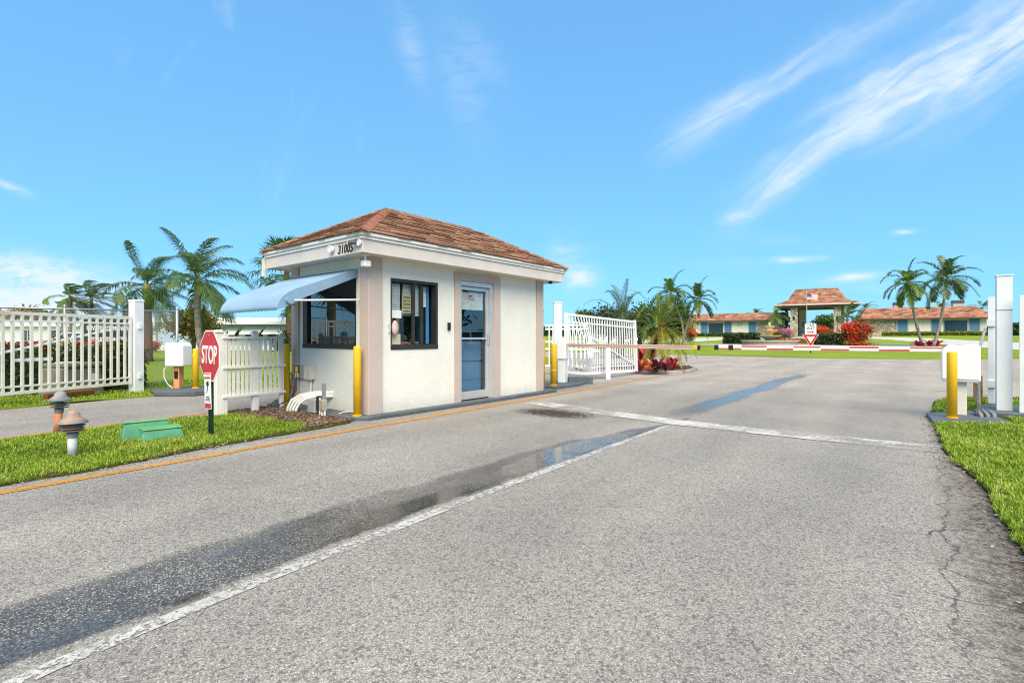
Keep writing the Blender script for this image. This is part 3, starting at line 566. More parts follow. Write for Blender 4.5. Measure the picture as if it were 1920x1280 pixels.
# planted kerbed island
BED = [(-6.2, 17.3), (-6.45, 16.6), (-7.2, 16.2), (-8.4, 15.9), (-9.6, 15.9), (-10.4, 16.6), (-10.6, 18), (-10, 20), (-8.5, 21), (-7.2, 20.4), (-6.4, 18.8)]
def ring(name, poly, w, z0, z1, mat):
    c = (sum(p[0] for p in poly) / len(poly), sum(p[1] for p in poly) / len(poly)); inn = []
    for p in poly:
        d = Vector((c[0] - p[0], c[1] - p[1])); d = d.normalized() * w; inn.append((p[0] + d.x, p[1] + d.y))
    n = len(poly); mb = MB(); vs = [(*p, z0) for p in poly] + [(*p, z1) for p in poly] + [(*p, z1) for p in inn] + [(*p, z0) for p in inn]
    fs = []
    for k in range(3): fs += [[k * n + i, k * n + (i + 1) % n, (k + 1) * n + (i + 1) % n, (k + 1) * n + i] for i in range(n)]
    mb.add(vs, fs); return mb, inn
mb, inn = ring('kerb', BED, .16, 0, .11, 'kerb_concrete'); struct(mb.build('kerb', 'kerb_concrete', bevel=.02))
sheet('planting_bed', inn, .09, 'soil')

# ------------------------------------------------------------------ the booth
BSC = 1.035
def BT(v): return Vector((v[0] * BSC, v[1] * BSC, CAM_H + (v[2] - CAM_H) * BSC))
booth = thing('guard_booth', 'cream stucco guard booth with brown shingled hip roof and blue awning', 'booth', (-7.66, 6.88, .06))
def bp(mb, name, mat, parent=booth, **k): return mb.build(name, mat, parent, T=BT, **k)
X0, X1, Y0, Y1, ZB, ZT = -8.49, -6.31, 4.45, 8.80, .10, 2.50; TH = .15
def wall_with(holes, u0, u1, z0, z1, put):
    us = sorted({u0, u1, *[h[0] for h in holes], *[h[1] for h in holes]}); zs = sorted({z0, z1, *[h[2] for h in holes], *[h[3] for h in holes]})
    for i in range(len(us) - 1):
        for j in range(len(zs) - 1):
            cu_, cz = (us[i] + us[i + 1]) / 2, (zs[j] + zs[j + 1]) / 2
            if any(h[0] < cu_ < h[1] and h[2] < cz < h[3] for h in holes): continue
            put(us[i], us[i + 1], zs[j], zs[j + 1])
def wall_clean(mb):
    bm = bmesh.new(); vs = [bm.verts.new(v) for v in mb.v]
    for f in mb.f: bm.faces.new([vs[i] for i in f])
    bmesh.ops.remove_doubles(bm, verts=bm.verts[:], dist=1e-5)
    dd = {}
    for f in bm.faces: dd.setdefault(tuple(sorted(v.index for v in f.verts)), []).append(f)
    bm.verts.index_update(); dd = {}
    for f in bm.faces: dd.setdefault(tuple(sorted(v.index for v in f.verts)), []).append(f)
    bmesh.ops.delete(bm, geom=[f for l in dd.values() if len(l) > 1 for f in l], context='FACES')
    out = MB(); bm.verts.index_update(); out.add([v.co.copy() for v in bm.verts], [[v.index for v in f.verts] for f in bm.faces]); bm.free(); return out
WN = (4.84, 5.81, 1.05, 2.15); DR = (6.33, 7.22, ZB, 2.24); LW = (-8.18, -6.63, 1.06, 2.18)
mb = MB(); wall_with([WN, DR], Y0, Y1, ZB, ZT, lambda a, b, c, d: mb.box(X1 - TH, X1, a, b, c, d)); bp(wall_clean(mb), 'wall', 'stucco_cream')
mb = MB(); wall_with([LW], X0, X1 - TH - .003, ZB, ZT, lambda a, b, c, d: mb.box(a, b, Y0, Y0 + TH, c, d)); bp(wall_clean(mb), 'wall', 'stucco_cream')
bp(MB().box(X0, X0 + TH, Y0 + TH + .003, Y1, ZB, ZT), 'wall', 'stucco_cream'); bp(MB().box(X0 + TH + .003, X1 - TH - .003, Y1 - TH, Y1 - .002, ZB, ZT), 'wall', 'stucco_cream')
# corner pilasters and door surround
for pts in ([(X1 + .03, Y0 - .03), (X1 + .03, Y0 + .22), (X1 + .002, Y0 + .22), (X1 + .002, Y0 - .002), (X1 - .19, Y0 - .002), (X1 - .19, Y0 - .03)],
            [(X0 - .03, Y0 - .03), (X0 + .20, Y0 - .03), (X0 + .20, Y0 - .002), (X0 - .002, Y0 - .002), (X0 - .002, Y0 + .2), (X0 - .03, Y0 + .2)],
            [(X1 + .03, Y1 + .03), (X1 - .19, Y1 + .03), (X1 - .19, Y1 + .002), (X1 + .002, Y1 + .002), (X1 + .002, Y1 - .21), (X1 + .03, Y1 - .21)]):
    bp(MB().prism(pts, ZB, ZT - .02), 'pilaster', 'stucco_taupe', bevel=.006)
mb = MB(); t = .135
mb.box(X1 + .002, X1 + .03, DR[0] - t, DR[0] - .003, ZB, DR[3] + .003).box(X1 + .002, X1 + .03, DR[1] + .003, DR[1] + t + .05, ZB, DR[3] + .003).box(X1 + .002, X1 + .03, DR[0] - t, DR[1] + t + .05, DR[3] + .003, DR[3] + t)
bp(mb, 'door_surround', 'stucco_taupe')
# eaves
EX0, EX1, EY0, EY1 = -8.80, -5.98, 4.11, 9.16
def frame_boards(name, mat, off, z0, z1, th=.03):
    a, b, c, d = EX0 - off, EX1 + off, EY0 - off, EY1 + off
    bp(MB().box(b - th, b, c, d, z0, z1), name, mat, bevel=.004); bp(MB().box(a, b - th - .002, c, c + th, z0, z1), name, mat, bevel=.004)
    bp(MB().box(a, a + th, c + th + .002, d, z0, z1), name, mat, bevel=.004); bp(MB().box(a + th + .002, b - th - .002, d - th, d, z0, z1), name, mat, bevel=.004)
frame_boards('fascia', 'fascia', 0, 2.415, 2.60); frame_boards('trim_board', 'fascia_light', .022, 2.602, 2.645); frame_boards('drip_edge', 'fascia_light', .045, 2.647, 2.695, .05)
bp(MB().box(EX0 + .035, EX1 - .035, EY0 + .035, EY1 - .035, 2.43, 2.445), 'soffit', 'soffit')
# roof
RA, RB = Vector((-7.39, 5.56, 3.50)), Vector((-7.39, 7.83, 3.50)); ez = 2.697; oh = .06
c00, c10, c11, c01 = [Vector(p) for p in ((EX0 - oh, EY0 - oh, ez), (EX1 + oh, EY0 - oh, ez), (EX1 + oh, EY1 + oh, ez), (EX0 - oh, EY1 + oh, ez))]
roof = bp(MB().add([c00, c10, c11, c01, RA, RB], [[0, 1, 4], [1, 2, 5, 4], [2, 3, 5], [3, 0, 4, 5], [3, 2, 1, 0]]), 'roof', 'shingle')
def shingles(p0, p1, q0, q1, wid=.31, exp_=.112):
    L = (p1 - p0).length; up = ((q0 + q1) / 2 - (p0 + p1) / 2); e = (p1 - p0).normalized(); up = up - e * up.dot(e); S = up.length; up.normalize(); nrm = e.cross(up)
    l1, r1 = (q0 - p0).dot(e), (q1 - p0).dot(e); nc = int(S / exp_) + 1
    sl_ = lambda t: l1 * t / S; sr_ = lambda t: L + (r1 - L) * t / S
    for k in range(nc):
        t0 = k * exp_; t1 = min(t0 + exp_ * 1.06, S); t0v = min(t0, S - .01)
        x = -wid * random.random() + sl_(t0v)
        while x < sr_(t0v):
            w = wid * random.uniform(.55, 1.25); a, b = x + .002, x + w - .002; x += w
            lo = t0v - random.choice((0, 0, .012, .02))
            P = [(max(a, sl_(lo)), lo), (min(b, sr_(lo)), lo), (min(b, sr_(t1)), t1), (max(a, sl_(t1)), t1)]
            if P[1][0] - P[0][0] < .02: continue
            if P[2][0] < P[3][0]: m_ = (P[2][0] + P[3][0]) / 2; P[2] = (m_, t1); P[3] = (m_ - .001, t1)
            th = random.choice((.014, .018, .026, .032)); vs = []
            for hh in (0.002, None):
                for (u, t) in P: vs.append(p0 + e * u + up * t + nrm * (hh if hh is not None else (th if t == lo else .006)))
            bp(MB().add(vs, [[3, 2, 1, 0], [4, 5, 6, 7], [0, 1, 5, 4], [1, 2, 6, 5], [2, 3, 7, 6], [3, 0, 4, 7]]), 'shingle', 'shingle', roof)
shingles(c10, c11, RA, RB); shingles(c00, c10, RA, RA)
def caps(a, b, na, nb, step=.115, half=.12, cm_='shingle'):
    d = (b - a).normalized(); L = (b - a).length; n = int(L / step)
    sa_, sb_ = (na - d * na.dot(d)).normalized(), (nb - d * nb.dot(d)).normalized(); upv = -(sa_ + sb_).normalized()
    for k in range(n):
        o = a + d * (k * step); q = o + d * step * 1.12; vs = []
        for lift in (0, .012):
            for c, ex in ((o, .026), (q, .016)):
                vs += [c + sa_ * half + upv * (ex - .012 + lift), c + upv * (ex + lift + .004), c + sb_ * half + upv * (ex - .012 + lift)]
        bp(MB().add(vs, [[0, 1, 4, 3][::-1], [1, 2, 5, 4][::-1], [6, 7, 10, 9], [7, 8, 11, 10], [0, 6, 7, 1], [1, 7, 8, 2], [3, 4, 10, 9], [4, 5, 11, 10], [0, 3, 9, 6], [2, 8, 11, 5]]), 'ridge_cap', cm_, roof)
caps(c10, RA, c00 - RA, c11 - RA, cm_='hip_cap'); caps(RA, RB, c11 - RB, c00 - RA, .13); caps(c11, RB, c10 - RB, c01 - RB); caps(c00, RA, c01 - RA, c10 - RA)
# interior
mb = MB(); a, b, c, d = X0 + TH + .004, X1 - TH - .004, Y0 + TH + .004, Y1 - TH - .004
bp(MB().box(a, b, c, d, ZB + .002, ZB + .012), 'floor', 'interior_dark'); bp(MB().box(a, b, c, d, 2.415, 2.425), 'ceiling', 'interior_wall')
bp(MB().box(a, a + .01, c, d, ZB + .02, 2.41), 'inner_wall', 'interior_wall'); bp(MB().box(a + .02, b, d - .01, d, ZB + .02, 2.41), 'inner_wall', 'interior_blue')
bp(MB().box(a + .5, b - .12, 6.15, 6.2, ZB + .02, 1.0), 'partition', 'interior_blue'); bp(MB().box(b - .42, b - .03, Y0 + TH + .2, 6.05, .86, .9), 'counter', 'wood'); bp(MB().box(a + .9, a + .95, 6.25, 8.3, ZB + .02, 2.0), 'partition', 'interior_blue')
# front window
win = bp(MB().box(X1 - .10, X1 + .012, WN[0], WN[1], WN[2], WN[2] + .075), 'window', 'bronze')
XW = X1 - .06
bp(MB().box(X1 - .10, X1 + .008, WN[0] + .002, WN[1] - .002, WN[3] - .045, WN[3] - .001), 'window_frame', 'bronze', win); bp(MB().box(X1 - .10, X1 + .006, WN[0] + .001, WN[0] + .02, WN[2] + .077, WN[3] - .047), 'window_frame', 'bronze', win); bp(MB().box(X1 - .10, X1 + .006, WN[1] - .05, WN[1] - .001, WN[2] + .077, WN[3] - .047), 'window_frame', 'bronze', win)
for y0, y1, xo in ((5.30, 5.355, 0), (5.50, 5.56, -.035)): bp(MB().box(XW - .02 + xo, XW + .02 + xo, y0, y1, WN[2] + .077, WN[3] - .047), 'mullion', 'bronze', win)
bp(MB().box(XW - .003, XW + .003, WN[0] + .021, 5.299, WN[2] + .078, WN[3] - .048), 'pane', 'glass', win); bp(MB().box(XW - .04, XW - .035, 5.357, 5.499, WN[2] + .078, WN[3] - .048), 'pane', 'glass', win)
slat = MB().add([(-.02, 0, -.004), (-.02, 1, -.004), (.02, 1, .006), (.02, 0, .006)], [[0, 1, 2, 3]])
def blindset(y0, y1, z0, z1, x):
    z = z0
    while z < z1:
        bp(MB().add([(x - .006, y0, z + .013), (x - .006, y1, z + .013), (x + .006, y1, z - .013), (x + .006, y0, z - .013)], [[0, 1, 2, 3]]), 'blind_slat', 'blind', win); z += .028
blindset(4.87, 5.09, 1.62, 2.09, XW - .03); blindset(5.16, 5.49, 1.60, 2.09, XW - .03 if False else XW - .055); blindset(5.57, 5.68, 1.76, 2.09, XW - .09)
bp(MB().box(XW - .11, XW - .09, 5.69, 5.745, WN[2] + .08, 2.10), 'side_curtain', 'interior_blue', win)
def sheet_on(name, y0, y1, z0, z1, mat, x=XW + .006): return bp(MB().box(x, x + .003, y0, y1, z0, z1), name, mat, win)
sheet_on('paper_notice', 4.875, 5.09, 1.54, 1.66, 'paper'); sheet_on('paper_notice', 4.865, 5.07, 1.13, 1.29, 'paper_tan')
no = sheet_on('paper_notice', 5.115, 5.295, 1.62, 1.93, 'paper_tan', XW - .012)
mb = MB()
for r in range(5):
    y = 5.14
    while y < 5.27:
        w = random.uniform(.012, .032); mb.box(XW - .0089, XW - .0083, y, min(y + w, 5.28), 1.885 - r * .055 - .022, 1.885 - r * .055); y += w + .012
bp(mb, 'notice_writing', 'ink', win)
mb = MB()
for r in range(6): mb.box(XW + .0092, XW + .0096, 4.885, 5.05, 1.265 - r * .022, 1.268 - r * .022)
bp(mb, 'notice_lines', 'trim_grey', win)
ov = MB(); ov.lathe([(0.0, 0), (.055, .0), (.062, .012), (.055, .03), (.0, .034)], 20); mo = Matrix.Translation((X1 + .016, 4.905, 1.385)) @ Matrix.Rotation(R_(90), 4, 'Y') @ Matrix.Diagonal((1.9, 1, 1, 1))
ov.v = [mo @ v for v in ov.v]; bp(ov, 'oval_plate', 'pink_wood', win, smooth=True)
bp(MB().tube([(X1 + .01, 4.80, 1.44), (X1 + .05, 4.80, 1.43), (X1 + .05, 4.80, 1.33), (X1 + .01, 4.80, 1.32)], .008, 6), 'pull_handle', 'alum', win)
bp(MB().box(XW - .06, XW - .02, 5.05, 5.27, 1.128, 1.145), 'red_folder', 'sign_red', win)
# side window under the awning
sw = bp(MB().box(LW[0], LW[1], Y0 - .012, Y0 + .08, LW[2], LW[2] + .075), 'window', 'black')
bp(MB().box(LW[0], LW[1], Y0 - .006, Y0 + .08, LW[3] - .05, LW[3] - .001), 'window_frame', 'black', sw); bp(MB().box(LW[0] + .001, LW[0] + .14, Y0 - .006, Y0 + .08, LW[2] + .077, LW[3] - .052), 'window_frame', 'black', sw); bp(MB().box(LW[1] - .025, LW[1] - .001, Y0 - .006, Y0 + .08, LW[2] + .077, LW[3] - .052), 'window_frame', 'black', sw)
bp(MB().box(LW[0] + .141, LW[1] - .026, Y0 + .03, Y0 + .036, LW[2] + .078, LW[3] - .053), 'pane', 'glass_tint', sw)
# door
XD = X1 - .075
door = bp(MB().box(XD - .02, XD + .025, DR[0] + .05, DR[0] + .10, ZB + .02, 2.15).box(XD - .02, XD + .025, DR[1] - .13, DR[1] - .08, ZB + .02, 2.15).box(XD - .02, XD + .025, DR[0] + .10, DR[1] - .13, ZB + .02, ZB + .16).box(XD - .02, XD + .025, DR[0] + .10, DR[1] - .13, 2.09, 2.15), 'door', 'alum', bevel=.004)
bp(MB().box(XD - .05, X1 + .004, DR[0] + .002, DR[0] + .047, ZB + .003, 2.236).box(XD - .05, X1 + .004, DR[1] - .078, DR[1] - .002, ZB + .003, 2.236).box(XD - .05, X1 + .004, DR[0] + .047, DR[1] - .078, 2.16, 2.236), 'door_frame', 'alum', door, bevel=.004)
bp(MB().box(XD - .02, XD + .035, DR[0] + .101, DR[1] - .131, 1.20, 1.235), 'push_bar', 'alum', door); bp(MB().box(XD - .02, XD - .014, DR[0] + .101, DR[1] - .131, 1.237, 2.088), 'pane', 'glass', door); bp(MB().box(XD - .02, XD - .014, DR[0] + .101, DR[1] - .131, ZB + .162, 1.198), 'pane', 'glass', door)
bp(MB().box(XD - .05, XD - .042, DR[0] + .105, DR[1] - .16, 1.74, 2.06), 'window_shade', 'paper', door); bp(MB().box(XD - .16, XD - .15, DR[0] + .09, DR[1] - .10, ZB + .06, 1.17), 'lower_panel', 'interior_blue', door)
bp(MB().box(XD - .03, XD + .02, DR[0] + .05, DR[1] - .08, ZB + .002, ZB + .018), 'threshold', 'black', door); bp(MB().box(XD + .026, XD + .055, DR[1] - .12, DR[1] - .095, 1.10, 1.30), 'handle', 'alum', door)
def flagmesh(org, r, u, w, h, parent, T=None, nm='flag'):
    org, r, u = Vector(org), Vector(r), Vector(u); n = r.cross(u).normalized() * .002
    for k in range(7):
        z0, z1 = h * (2 * k) / 13, h * (2 * k + 1) / 13; q = MB().add([org + n + u * z0, org + n + r * w + u * z0, org + n + r * w + u * z1, org + n + u * z1], [[0, 1, 2, 3]]); q.build('stripe', 'flag_red', parent, T=T)
    q = MB().add([org + n * 2 + u * h * 6 / 13, org + n * 2 + r * w * .42 + u * h * 6 / 13, org + n * 2 + r * w * .42 + u * h, org + n * 2 + u * h], [[0, 1, 2, 3]]); q.build('canton', 'flag_blue', parent, T=T)
st = bp(MB().box(XD - .0125, XD - .0115, 6.66, 6.80, 1.935, 2.01), 'flag_sticker', 'flag_white', door); flagmesh((XD - .0115, 6.66, 1.935), (0, 1, 0), (0, 0, 1), .14, .075, st, BT)
bp(MB().box(X1 + .001, X1 + .035, 6.03, 6.085, 1.36, 1.49), 'keypad', 'black', bevel=.006)
# awning
aw = bp(MB().box(-8.42, -6.57, 4.415, 4.449, 2.255, 2.285), 'awning', 'white_wood')
prof = [(4.42, 2.262), (4.1, 2.14), (3.75, 2.005), (3.48, 1.90), (3.38, 1.85), (3.31, 1.80), (3.255, 1.735), (3.22, 1.66), (3.21, 1.60)]
mb = MB(); nx = 192; vs = []
for i in range(nx + 1):
    x = -8.37 + 1.80 * i / nx; w_ = .0065 * math.sin(2 * math.pi * i / 8 * 1.5)
    for j, (y, z) in enumerate(prof): vs.append((x, y - w_ * (.4 if j < 3 else .7), z + w_ * (.9 if j < 5 else .3) + (0 if j < 8 else .005 * math.sin(2 * math.pi * i / 8 * .75))))
m_ = len(prof); mb.add(vs, [[i * m_ + j, (i + 1) * m_ + j, (i + 1) * m_ + j + 1, i * m_ + j + 1] for i in range(nx) for j in range(m_ - 1)])
o = bp(mb, 'awning_cover', 'awning_blue', aw, smooth=True); sm = o.modifiers.new('thick', 'SOLIDIFY'); sm.thickness = .004
for x in (-6.568, -8.374):
    low_ = [(3.21, 1.60), (3.36, 1.655), (3.6, 1.79), (4.42, 2.14)]; pl = [(y, z + .002) for y, z in prof] + low_[1:]
    q = MB(); n = len(pl); q.add([(x - .002, y, z) for y, z in pl] + [(x + .002, y, z) for y, z in pl], [list(range(n)), [n + i for i in range(n)][::-1]] + [[i, n + i, n + (i + 1) % n, (i + 1) % n] for i in range(n)])
    bp(q, 'awning_side', 'awning_blue', aw)
for x in (-6.535, -8.40):
    bp(MB().tube([(x, 3.38, 1.735), (x + .02, 4.44, 1.80)], .013, 8), 'support_arm', 'white_metal', aw); q = MB(); q.lathe([(.0, -.03), (.05, -.028), (.05, .028), (0, .03)], 16); q.v = [Matrix.Translation((x, 3.37, 1.735)) @ Matrix.Rotation(R_(90), 4, 'Y') @ v for v in q.v]; bp(q, 'arm_bracket', 'awning_blue', aw)
# number, lamps, cameras on the fascia
text('house_number', '31005', .175, 'ink', booth, frame_mtx(BT((-6.385, EY0 - .004, 2.497)), (1, 0, 0), (0, 0, 1)), .84, .0035, .14, .004, 1.06)
def lamp_head(p, d, r, l, mat, name):
    p, d = Vector(p), Vector(d).normalized(); q = MB(); q.lathe([(0, 0), (r * .75, 0), (r, l * .35), (r, l), (r * .8, l * 1.02), (r * .7, l * .9), (0, l * .88)], 18); m = Matrix.Translation(p) @ d.to_track_quat('Z', 'Y').to_matrix().to_4x4(); q.v = [m @ v for v in q.v]; return bp(q, name, mat, smooth=True)
lamp_head((-6.70, EY0 - .005, 2.53), (.05, -1, -.1), .05, .06, 'white_plastic', 'flood_lamp')
lamp_head((-6.02, EY0 - .002, 2.545), (-.1, -1, 0), .05, .035, 'white_plastic', 'camera_mount'); cam_o = lamp_head((-6.06, EY0 - .04, 2.555), (-.9, -.4, -.05), .033, .11, 'slate_paint', 'security_camera'); lamp_head((-6.155, EY0 - .085, 2.55), (-.9, -.4, -.05), .024, .03, 'tip_yellow', 'camera_lens')
lamp_head((EX1 - .16, EY0 + .16, 2.429), (0, 0, -1), .06, .025, 'white_plastic', 'sensor_base'); bp(MB().tube([(EX1 - .16, EY0 + .16, 2.405), (EX1 - .16, EY0 + .16, 2.33)], .016, 8), 'sensor_stem', 'white_plastic'); bp(MB().box(EX1 - .21, EX1 - .10, EY0 + .11, EY0 + .22, 2.24, 2.33), 'motion_sensor', 'white_plastic', bevel=.015)
lamp_head((EX1 - .2, EY1 - .22, 2.428), (0, 0, -1), .045, .045, 'black', 'dome_camera'); bp(MB().box(EX0 - .05, EX0 + .0, EY0 - .05, EY0 + .0, 2.28, 2.60), 'downspout', 'cream_metal', bevel=.006)
# service boxes and pipes on the side wall
YW = Y0 - .001
ob = bp(MB().box(-8.30, -8.02, YW - .09, YW - .08, .56, .77).box(-8.30, -8.02, YW - .02, YW, .56, .77).box(-8.30, -8.29, YW - .08, YW - .02, .56, .77).box(-8.03, -8.02, YW - .08, YW - .02, .56, .77), 'outlet_box', 'grey_plastic'); bp(MB().box(-8.27, -8.13, YW - .105, YW - .091, .58, .76), 'outlet_socket', 'black', ob); bp(MB().box(-8.20, -8.13, YW - .135, YW - .106, .66, .75), 'plug', 'yellow_sleeve', ob, bevel=.01); bp(MB().box(-8.22, -8.12, YW - .13, YW - .106, .565, .65), 'adapter', 'paper_tan', ob, bevel=.01)
bp(MB().box(-7.99, -7.78, YW - .10, YW, .54, .775), 'meter_box', 'beige_plastic', bevel=.012); bp(MB().tube([(-7.87, YW - .03, .54), (-7.87, YW - .03, .10)], .018, 8), 'conduit', 'pvc')
bp(MB().tube([(-8.16, YW - .12, .66), (-8.15, YW - .14, .5), (-8.13, YW - .15, .35), (-8.2, YW - .25, .2), (-8.3, YW - .42, .09), (-8.36, YW - .5, .03)], .011, 6), 'power_cord', 'cable_dark'); jb = bp(MB().box(-8.46, -8.35, YW - .12, YW - .03, .40, .52), 'junction_box', 'cable_brown', bevel=.006)
for k, (dx, dz) in enumerate(((0, 0), (.03, -.02), (-.03, .01))): bp(MB().tube([(-8.40 + dx, YW - .08, .41), (-8.40 + dx, YW - .09, .30), (-8.43 + dx, YW - .15, .2), (-8.55 + dx * 2, YW - .25, .16 + dz), (-8.62 + dx * 2, YW - .3, .10), (-8.63 + dx * 2, YW - .3, .02)], .014, 6), 'flexible_conduit', 'cable_brown')
bp(MB().tube([(-8.40, YW - .08, .52), (-8.40, YW - .09, .60), (-8.46, YW - .1, .66), (-8.53, YW - .1, .60), (-8.52, YW - .09, .4), (-8.44, YW - .08, .22)], .011, 6), 'flexible_conduit', 'cable_brown')
for k in range(4):
    o_ = k * .055; bp(MB().tube([(-7.74 + o_, YW - .50 + o_ * .3, .0), (-7.735 + o_, YW - .49 + o_ * .3, .14 - o_ * .1), (-7.70 + o_ * .9, YW - .45 + o_ * .3, .25 - o_ * .25), (-7.60 + o_ * .6, YW - .36 + o_ * .3, .335 - o_ * .35), (-7.45 + o_ * .3, YW - .2, .375 - o_ * .4), (-7.28, YW - .04 , .37 - o_ * .4), (-7.24, YW + .01, .37 - o_ * .4)], .021, 8), 'curved_pipe', 'pvc', smooth=True)
bp(MB().box(-7.28, -7.08, YW - .42, YW - .34, .10, .30), 'cable_box', 'grey_plastic', bevel=.008); bp(MB().tube([(-7.22, YW - .38, .0), (-7.22, YW - .38, .1)], .02, 8), 'cable_stub', 'black'); bp(MB().box(-7.07, -7.0, YW - .40, YW - .33, .14, .36), 'valve_block', 'black', bevel=.01)
bp(MB().box(-6.95, -6.84, YW - .42, YW - .35, .16, .32), 'junction_box', 'grey_plastic', bevel=.006); bp(MB().box(-6.93, -6.87, YW - .424, YW - .421, .17, .30), 'junction_cover', 'wood')
for x, z1 in ((-6.99, .34), (-6.93, .18), (-6.86, .20)): bp(MB().tube([(x, YW - .38, .0), (x, YW - .38, z1)], .016, 8), 'conduit', 'pvc')
bp(MB().tube([(-6.885, YW - .38, .3), (-6.885, YW - .38, .55)], .03, 10), 'vent_pipe', 'galv'); bp(MB().tube([(-6.80, YW - .3, .06), (-6.75, YW - .15, .12), (-6.62, YW - .02, .13), (-6.55, YW - .008, .2), (-6.56, YW - .006, .32), (-6.60, YW - .005, .40)], .006, 6), 'loose_wire', 'pvc')

# platform of the booth
PLT = [(-9.05, 4.25), (-6.95, 4.25), (-6.62, 4.28), (-6.38, 4.50), (-6.36, 5.2), (-6.38, 9.5), (-6.95, 9.62), (-9.05, 9.62)]
tag(MB().prism(PLT, 0, .06).build('platform', 'slate_paint', bevel=.012), 'dark slate painted concrete slab under the guard booth', 'slab')

# ------------------------------------------------------------------ bollards
def bollard(p, h, r, label, bands=False, name='bollard'):
    t = thing(name, label, 'bollard', p, 0, 'yellow bollards'); q = MB(); q.lathe([(r, 0), (r, h - .012), (r * .96, h - .003), (r * .8, h + .006), (0, h + .01)], 24); q.build('sleeve', 'yellow_sleeve', t, world=False, smooth=True)
    q = MB(); q.lathe([(r + .012, 0), (r + .012, .012), (r, .014)], 24); q.build('foot', 'yellow_sleeve', t, world=False)
    if bands:
        for z in (.36 * h, .78 * h): q = MB(); q.lathe([(r + .002, z), (r + .004, z + .01), (r + .002, z + .02)], 24); q.build('band', 'tip_yellow', t, world=False)
        return t
bollard(onz(670, 779, .06), 1.04, .057, 'yellow bollard at the near corner of the booth, beside the side window')
bollard(onz(537, 757, .06), 1.06, .058, 'yellow bollard between the white picket panel and the booth')
bollard(onz(1017, 728, .0), 1.20, .068, 'yellow banded bollard touching the far corner of the booth', True)
bollard(onz(1038, 722, .06), 1.0, .078, 'yellow banded bollard in front of the copper striped barrier arm', True)
bollard(onz(1785, 783, .05), .97, .061, 'yellow bollard in front of the white barrier machine on the right')
bollard(onz(367, 727, .11), .87, .06, 'yellow bollard behind the red stop sign')

# ------------------------------------------------------------------ stop sign
sp = Vector((-6.84, 2.53, .0)); stop = thing('stop_sign', 'red octagonal stop sign with a camera warning plate on green post', 'sign', sp, R_(-1))
q = MB(); q.box(-.03, .03, .006, .012, 0, 1.24).box(-.03, -.024, -.022, .006, 0, 1.24).box(.024, .03, -.022, .006, 0, 1.24).box(-.045, -.03, -.024, -.02, 0, 1.24).box(.03, .045, -.024, -.02, 0, 1.24); q.build('post', 'sign_green_post', stop, world=False)
oc = lambda r: [(r / math.cos(R_(22.5)) * math.cos(R_(22.5 + 45 * k)), r / math.cos(R_(22.5)) * math.sin(R_(22.5 + 45 * k))) for k in range(8)]
def plate(poly, y0, y1, z): q = MB(); q.prism(poly, 0, 1); q.v = [Vector((v.x, y0 + (y1 - y0) * v.z, z + v.y)) for v in q.v]; return q
zc = 1.015
pl_ = plate(oc(.315), -.028, -.025, zc).build('plate', 'sign_white', stop, world=False); plate(oc(.298), -.0305, -.0285, zc).build('red_face', 'sign_red', pl_, world=False)
def ftext(parent, s, size, mat, loc, sx=1, bold=0, **k):
    m = WM(parent) @ frame_mtx(loc, (1, 0, 0), (0, 0, 1)); return text('lettering', s, size, mat, parent, m, sx, bold, **k)
ftext(pl_, 'STOP', .31, 'sign_white', (0, -.0315, zc + .0), .66, .007)
for z in (zc + .25, zc - .25):
    q = MB(); q.lathe([(0, 0), (.008, 0), (.006, .005), (0, .006)], 8); q.v = [Vector((v.x, -.031 - v.z, z + v.y)) for v in q.v]; q.build('bolt', 'galv', pl_, world=False)
wp = plate([(-.105, -.225), (.105, -.225), (.105, .225), (-.105, .225)], -.036, -.033, .58).build('warning_plate', 'sign_white', stop, world=False); wp.rotation_euler = (0, R_(-3), 0)
plate([(-.095, .15), (.095, .15), (.095, .215), (-.095, .215)], -.0375, -.0365, .58).build('warning_header', 'sign_red', wp, world=False); ftext(wp, 'WARNING', .055, 'sign_white', (0, -.0385, .763), .75, .001)
plate([(-.095, -.215), (.095, -.215), (.095, -.155), (-.095, -.155)], -.0375, -.0365, .58).build('warning_footer', 'sign_red', wp, world=False)
q = plate([(-.04, .10), (.03, .12), (.045, .065), (.01, .05), (0.0, .0), (-.03, -.03), (-.05, -.035), (-.02, .0), (-.012, .05), (-.045, .075)], -.0375, -.0365, .585); q.build('camera_symbol', 'ink', wp, world=False)
q = MB()
for z, w in ((.50, .05), (.478, .07), (.456, .07)): q.box(-w, w, -.0375, -.0365, z, z + .011)
q.build('warning_lines', 'ink', wp, world=False)

# ------------------------------------------------------------------ pagoda lamps on the island
def pagoda(p, label, polemat, hatmat, ph, tilt=0):
    t = thing('garden_lamp', label, 'lamp', p, random.uniform(0, 3)); t.rotation_euler = (tilt, tilt * .5, 0)
    K = .76; q = MB(); q.lathe([(.054 * K, 0), (.052 * K, ph)], 20); q.build('post', polemat, t, world=False, smooth=True)
    q = MB(); q.lathe([(.06 * K, ph - .03), (.065 * K, ph + .02), (.05 * K, ph + .03), (.05 * K, ph + .13)], 20); q.build('neck', hatmat, t, world=False)
    for k in range(3): z = ph + .035 + k * .026; q = MB(); q.lathe([(.05 * K, z), ((.118 + .006 * k) * K, z), ((.128 + .006 * k) * K, z + .008), (.06 * K, z + .018)], 24); q.build('louvre', hatmat, t, world=False, smooth=False)
    z = ph + .115; q = MB(); q.lathe([(r_ * K, z + z_) for r_, z_ in [(.06, 0), (.165, .002), (.17, .01), (.10, .055), (.085, .062), (.078, .10), (.045, .128), (0, .137)]], 28); q.build('cap', hatmat, t, world=False, smooth=True); return t
